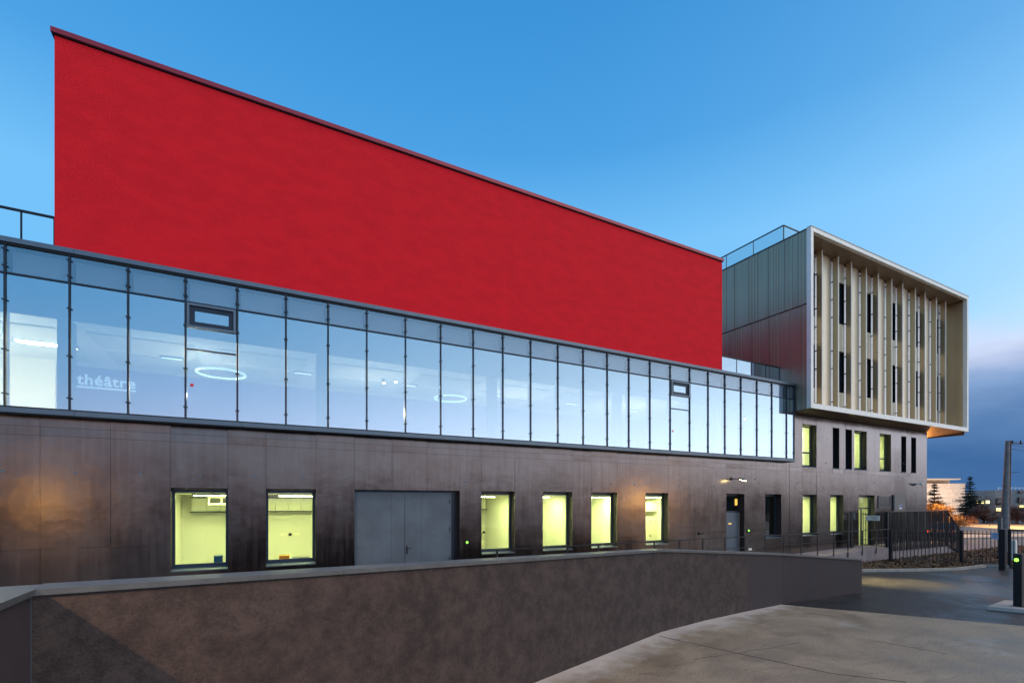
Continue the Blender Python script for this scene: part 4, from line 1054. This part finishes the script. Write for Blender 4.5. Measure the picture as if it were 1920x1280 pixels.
wr = thing('overhead_cables', 'thin dark overhead cables running right from the utility pole', 'cables')
for i_ in range(3):
    a = t0+rt*.2+Vector((0,0,-.05-.22*i_)); b = a+rt*16+Vector((4, 2, .2-.3*i_)); m = MB(); pr = a
    for s in range(1, 13):
        u = s/12; p = a.lerp(b, u)+Vector((0, 0, -1.6*u*(1-u))); m.cyl(pr, p, .013, .013, 5, False); pr = p
    m.build('cable', rail, wr)
stone = mat('beige_stone', (.60, .50, .42), .85, var=.10, vscale=1.5, bump=.2)
stone2 = mat('grey_stone', (.27, .26, .25), .85, var=.12, vscale=1.5)
fwd = Vector((SR, CR, 0))
def far_block(t, nm, px0, px1, y_top, y_bot, depth, thick, m):
    a, b = dp(px0, y_top, depth), dp(px1, y_top, depth); zb = dp(px0, y_bot, depth).z
    c, d = b+fwd*thick, a+fwd*thick; lo = lambda v: Vector((v.x, v.y, zb))
    return MB().hexa([lo(a), lo(b), lo(c), lo(d), a, b, c, d]).build(nm, m, t)
fb = thing('stone_hall', 'windowless beige stone hall with overhanging roof slab beyond the trees', 'building')
# the wall as courses of stone
for r_ in range(10):
    y1 = 906+r_*9.2; far_block(fb, 'stone_course', 1716 if r_ % 2 else 1715.5, 1809.5 if r_ % 2 else 1810, y1, y1+9.0, 112, 20, stone)
far_block(fb, 'attic', 1716, 1781, 899, 905.8, 114, 14, stone)
far_block(fb, 'roof_slab', 1710, 1801, 896.6, 899, 111, 20, mat('pale_slab', (.46, .40, .34), .8))
fb2 = thing('far_office_block', 'grey office block with some yellow lit windows and a roof rail', 'building')
far_block(fb2, 'wall', 1866, 1990, 918.5, 1000, 120, 20, stone2)
far_block(fb2, 'wall', 1808, 1865.8, 928.5, 1000, 122, 18, stone2)
for px0, px1, y0, y1, e_ in ((1869, 1877, 934, 946, 0), (1869, 1877, 952, 957.5, 1), (1912, 1918, 919.5, 923.5, 0), (1911, 1918, 932, 942, 0), (1913, 1920, 947, 951, 1), (1926, 1936, 932, 942, 0), (1831, 1834, 938, 943, 1), (1840.5, 1845, 939, 943.5, 1), (1849.5, 1855.5, 938, 943.5, 1)):
    f = far_block(fb2, 'window', px0-.5, px1+.5, y0-.5, y1+.5, 119.7, .25, rail)
    far_block(f, 'pane', px0, px1, y0, y1, 119.5, .15, E_win if e_ else gl_dark)
m = MB()
for i_ in range(15):
    p = dp(1872+i_*8, 918, 120.3); m.bar(p, p+Vector((0, 0, .7)), .08)
m.bar(dp(1872, 914.2, 120.3), dp(1985, 914.2, 120.3), .08); m.build('roof_rail', frame_pale, fb2)
far_block(fb2, 'plant_room', 1861, 1866, 924.5, 928, 121, 5, rail)

needle = mat('dark_needles', (.018, .036, .024), .9, var=.5, vscale=2)
cedar = mat('cedar_needles', (.040, .036, .020), .9, var=.5, vscale=2)
orange_l = mat('autumn_leaves', (.30, .17, .06), .85, var=.5, vscale=3)
redbr = mat('red_brown_twigs', (.11, .050, .034), .9, var=.4, vscale=3)
bark = mat('bark', (.05, .035, .025), .9, var=.3)
def tuft(mb, c, s, n, flat=.5):
    for _ in range(n):
        p = c+Vector((random.gauss(0, s), random.gauss(0, s), random.gauss(0, s*flat)))
        d = Vector((random.uniform(-1, 1), random.uniform(-1, 1), random.uniform(-.4, .6))).normalized()*s*random.uniform(.25, .6)
        e_ = d.cross(Vector((random.uniform(-1, 1), random.uniform(-1, 1), 1))).normalized()*s*.16
        mb.face([p-d, p+e_, p+d, p-e_])
def conifer(label, px, ytop, ybase, depth, halfpx, m, seed, gap=.9, droop=.12, lean=0):
    random.seed(seed); t = thing('conifer_tree', label, 'tree', None)
    top = dp(px, ytop, depth); base = dp(px, ybase, depth); base.z = min(base.z, G)
    H = top.z-base.z; R = halfpx*depth/FPX
    MB().cyl(base, top, H*.022, .03, 8).build('trunk', bark, t)
    mb = MB(); lb = MB(); zz = base.z+H*.12; lv = 0
    while zz < top.z-.1:
        u = (zz-base.z)/H; r = R*(1-u)**1.05*random.uniform(.7, 1.15)+.05
        for k in range(8):
            a = random.uniform(0, 6.28); rr_ = r*random.uniform(.6, 1.1); c0 = base.lerp(top, u)
            e1 = c0+Vector((math.cos(a)*rr_, math.sin(a)*rr_, -rr_*droop+random.uniform(-.05, .25)))
            lb.cyl(c0, e1, .05, .02, 4, False)
            ns = max(3, int(rr_/.22))
            for s in range(ns):
                q = c0.lerp(e1, (s+1)/ns); tuft(mb, q, .14+.30*(1-u), 16, .32)
        zz += gap*random.uniform(.35, .6); lv += 1
    mb.build('crown', m, t); lb.build('limb', bark, t)
def bush(label, cat, px, ycen, depth, wpx, hpx, m, seed, n=1500, leaf=.10, stem=True, group=None):
    random.seed(seed); c = dp(px, ycen, depth); rx, rz = wpx*depth/FPX, hpx*depth/FPX
    t = thing('autumn_tree' if cat == 'tree' else 'shrub', label, cat, group)
    b0 = Vector((c.x, c.y, G)); lb = MB(); mb = MB()
    MB().cyl(b0, Vector((c.x, c.y, c.z-rz*.2)), .10, .07, 7).build('trunk', bark, t)
    tips = []
    for k in range(46):
        d = Vector((random.gauss(0, 1), random.gauss(0, 1), random.gauss(.25, .8))).normalized()*random.uniform(.55, 1.0)
        tip = c+Vector((d.x*rx, d.y*rx, d.z*rz)); st = Vector((c.x, c.y, max(G+.4, c.z-rz*.7)))
        mid = st.lerp(tip, .5)+Vector((random.uniform(-.2, .2), random.uniform(-.2, .2), .15*rz))
        lb.cyl(st, mid, .035, .022, 4, False); lb.cyl(mid, tip, .022, .007, 4, False); tips += [tip, mid.lerp(tip, .5), mid.lerp(tip, .75)]
        for _ in range(4):
            e2 = tip+Vector((random.gauss(0, .25*rx), random.gauss(0, .25*rx), random.gauss(.1, .25*rz))); lb.cyl(mid.lerp(tip, random.uniform(.3, 1)), e2, .01, .004, 3, False)
    for k in range(n//8): tuft(mb, random.choice(tips), rx*.13, 8, .9)
    lb.build('limb', bark if m is not redbr else redbr, t); mb.build('crown', m, t)
conifer('tall dark green conifer between the stone hall and the office block', 1819, 891, 975, 95, 33, needle, 3)
conifer('brown green cedar with layered branches in front of the stone hall', 1752, 906, 985, 70, 36, cedar, 4, gap=.95, droop=-.03)
bush('orange lit leafy tree beside the right corner of the wing', 'tree', 1757, 960, 55, 26, 24, orange_l, 5, 5200)
bush('orange lit shrub low behind the sloping end of the screen', 'shrub', 1790, 978, 52, 20, 16, orange_l, 6, 3400)
bush('red brown round tree below the dark conifer', 'tree', 1845, 967, 70, 24, 20, redbr, 7, 6000)
bush('red brown tree behind the utility pole at the right edge', 'tree', 1908, 968, 68, 22, 22, redbr, 8, 6000)
bush('small red brown shrub left of the round tree', 'shrub', 1815, 978, 66, 14, 12, redbr, 9, 2600)
hg = tag(MB().build('hedge', orange_l) if False else (lambda mb: ([tuft(mb, dp(1800+random.random()*140, 992+random.random()*8, 62), .35, 9, .6) for _ in range(420)], mb.build('hedge', needle))[1])(MB()), 'low dark hedge along the far side of the street', 'hedge')
# low street walls, post, light boxes
sw_ = tag(MB().hexa([dp(1770, 1006, 48), dp(1990, 1006, 48), dp(1990, 1006, 48)+fwd*.3, dp(1770, 1006, 48)+fwd*.3,
      dp(1770, 1000, 48), dp(1990, 1000, 48), dp(1990, 1000, 48)+fwd*.3, dp(1770, 1000, 48)+fwd*.3]).build('street_wall', kerb_m), 'low pale wall along the far side of the orange lit street', 'wall')
mk = tag((lambda a: MB().box(a.x-.12, a.x+.12, a.y-.12, a.y+.12, G, dp(1900, 1012, 26).z).build('marker_post', frame_pale))(dp(1900, 1040, 26)), 'squat pale marker post behind the sliding gate', 'post')
mk2 = tag((lambda a: MB().box(a.x-.08, a.x+.08, a.y-.08, a.y+.08, G, dp(1876, 972, 26).z).build('meter_cabinet', boxm))(dp(1875, 1040, 27)), 'slim grey cabinet against the foot of the utility pole', 'cabinet')
# a car beyond the fence, its tail lamps lit
def car(label, c, d, bodym, tail=True):
    t = thing('parked_car', label, 'car'); d = d.normalized(); s = Vector((-d.y, d.x, 0)); z = Vector((0, 0, 1))
    pr = [(-2.1, .35), (-2.15, .75), (-1.95, .98), (-1.3, 1.05), (-.75, 1.45), (.55, 1.45), (1.2, 1.02), (2.0, .85), (2.15, .6), (2.1, .35)]
    m = MB(); n_ = len(pr)
    for w in (-.85, .85): pass
    Lp = [c+d*x+s*(-.85 if h < 1.2 else -.66)+z*h for x, h in pr]; Rp = [c+d*x+s*(.85 if h < 1.2 else .66)+z*h for x, h in pr]
    m.face(Lp); m.face(Rp[::-1])
    for i in range(n_):
        j = (i+1) % n_; m.face([Lp[i], Lp[j], Rp[j], Rp[i]])
    m.build('body', bodym, t, bevel=.05)
    for sg_ in (-1, 1):
        o_ = .80
        MB().face([c+d*-1.1+s*sg_*.80+z*1.07, c+d*1.0+s*sg_*.80+z*1.05, c+d*.5+s*sg_*.70+z*1.40, c+d*-.7+s*sg_*.70+z*1.40]).build('side_window', gl_dark, t)
        for x in (-1.3, 1.35):
            w_ = MB().cyl(c+d*x+s*sg_*.70+z*.32, c+d*x+s*sg_*.88+z*.32, .32, .32, 18).build('wheel', black_m, t)
            MB().cyl(c+d*x+s*sg_*.88+z*.32, c+d*x+s*sg_*.89+z*.32, .19, .19, 14).build('rim', sillm, w_)
        MB().bar(c+d*-2.14+s*sg_*.72+z*.70, c+d*-2.14+s*sg_*.72+z*.86, .14, .05).build('tail_lamp', E_red, t)
    MB().face([c+d*-1.34+s*-.62+z*1.06, c+d*-1.34+s*.62+z*1.06, c+d*-.80+s*.56+z*1.40, c+d*-.80+s*-.56+z*1.40]).build('rear_window', gl_dark, t)
cc = gp(1768, 1012); car('dark car with red tail lamps seen through the stair screen', Vector((cc[0], cc[1], G)), Vector((.9, .25, 0)), mat('dark_car_paint', (.02, .022, .03), .25, .3))

def street_lamp(label, x, y, h, energy, arm=(1, 0), col=(1.0, .50, .13), bulb=True, group='sodium street lamps', aim=None):
    t = thing('street_lamp', label, 'street lamp', group)
    MB().cyl((x, y, G), (x, y, G+h), .08, .05, 10).build('pole', rail, t)
    ax, ay = x+arm[0]*.8, y+arm[1]*.8
    MB().bar((x, y, G+h-.05), (ax, ay, G+h+.08), .05).build('arm', rail, t)
    MB().hexa([(ax-.14, ay-.14, G+h+.03), (ax+.14, ay-.14, G+h+.03), (ax+.14, ay+.14, G+h+.03), (ax-.14, ay+.14, G+h+.03),
               (ax-.08, ay-.08, G+h+.16), (ax+.08, ay-.08, G+h+.16), (ax+.08, ay+.08, G+h+.16), (ax-.08, ay+.08, G+h+.16)]).build('head', rail, t)
    MB().box(ax-.1, ax+.1, ay-.1, ay+.1, G+h-.01, G+h+.028).build('bulb', E_orange, t)
    if aim: lamp('lamp_light', 'SPOT', (ax, ay, G+h-.16), energy, col, t, .08, target=aim[0], spot=aim[1], blend=.5)
    else: lamp('lamp_light', 'POINT', (ax, ay, G+h-.16), energy, col, t, .12)
street_lamp('low street lamp hidden close behind the right corner of the wing', 44.8, 18.6, 5.7, 1800, (1, 0), (1.0, .36, .07))
street_lamp('street lamp hidden far behind the right corner of the wing', 66, 26.3, 6.5, 8000, (-1, 0), aim=((66, 22, G), 150))
street_lamp('street lamp further along the orange lit street', 62, 15, 7.5, 1800, (0, 1)) if False else None
street_lamp('street lamp over the road beyond the sliding gate', 84, 22, 7.0, 42000, (-1, 0), aim=((84, 22, G), 112))
street_lamp('street lamp left behind the camera, lighting the ramp wall', -6.7, -1.0, 7.25, 3600, (1, 0), (1.0, .62, .34), aim=((2.2, 6.6, -2.4), 58))
street_lamp('street lamp far behind the camera on the left, mirrored in the cladding', -16.5, -25, 3.6, 800, (1, 0))
street_lamp('street lamp behind the camera on the right, mirrored in the cladding', 41, -15, 3.5, 1100, (1, 0))
pl_ = dp(1822, 940, 104)  # added lamp, out of sight behind the conifer, warms the hall wall
street_lamp('unseen lamp added behind the dark conifer to warm the stone hall', pl_.x, pl_.y, 4.5, 4200, (-1, 0), (1.0, .74, .52), aim=(dp(1775, 925, 112), 120))
# roadside trees and houses behind the camera, only seen mirrored in the glass and cladding
hm = mat('house_render', (.20, .18, .16), .8, var=.1); rm_ = mat('tiled_roof', (.09, .05, .04), .8, var=.2)
for i_, (x, y, w, d_, h, lb) in enumerate(((-42, -75, 13, 9, 7.6, 'gabled house at the far left behind the camera'), (-14, -82, 11, 9, 7.0, 'gabled house left behind the camera'), (14, -80, 14, 9, 7.4, 'wide gabled house behind the camera'),
                                 (44, -78, 12, 9, 6.8, 'gabled house right behind the camera'), (80, -74, 14, 9, 7.6, 'gabled house at the far right behind the camera'), (122, -70, 16, 10, 7.2, 'gabled house at the far end behind the camera'))):
    t = thing('house', lb, 'house', 'houses behind the camera'); z0 = G-.1; zt = G+h*.62; zr = G+h
    MB().box(x, x+w, y, y+d_, z0, zt).build('wall', hm, t)
    MB().face([(x-.4, y-.4, zt), (x+w+.4, y-.4, zt), (x+w+.4, y+d_/2, zr), (x-.4, y+d_/2, zr)]).face([(x-.4, y+d_+.4, zt), (x-.4, y+d_/2, zr), (x+w+.4, y+d_/2, zr), (x+w+.4, y+d_+.4, zt)]).face([(x, y, zt), (x, y+d_, zt), (x, y+d_/2, zr)]).face([(x+w, y, zt), (x+w, y+d_/2, zr), (x+w, y+d_, zt)]).build('roof', rm_, t)

mb = MB(); random.seed(21)
xw = -130
while xw < 330:
    h = random.uniform(6.0, 10.5); r = random.uniform(2.4, 4.0); yw = -96+random.uniform(-5, 5)
    for _ in range(60):
        a = random.uniform(0, 6.28); u = random.random(); rr_ = r*math.sin(math.pi*(.12+.85*u))**.6
        tuft(mb, Vector((xw+math.cos(a)*rr_*.8, yw+math.sin(a)*rr_*.8, G+1+u*(h-1))), .75, 4, .8)
    mb.cyl((xw, yw, G), (xw, yw, G+h*.6), .2, .1, 6)
    xw += r*1.25
for k_ in range(40):
    xw = 52+k_*3.4; yw = -58+(xw-52)*.33+random.uniform(-3, 3); h = random.uniform(7.5, 11.5); r = random.uniform(2.4, 3.6)
    for _ in range(60):
        a = random.uniform(0, 6.28); u = random.random(); rr_ = r*math.sin(math.pi*(.12+.85*u))**.6
        tuft(mb, Vector((xw+math.cos(a)*rr_*.8, yw+math.sin(a)*rr_*.8, G+.6+u*(h-.8))), .75, 4, .8)
    mb.cyl((xw, yw, G), (xw, yw, G+h*.6), .2, .1, 6)
o = mb.build('distant_wood', needle); o['kind'] = 'stuff'
# fittings of the double door
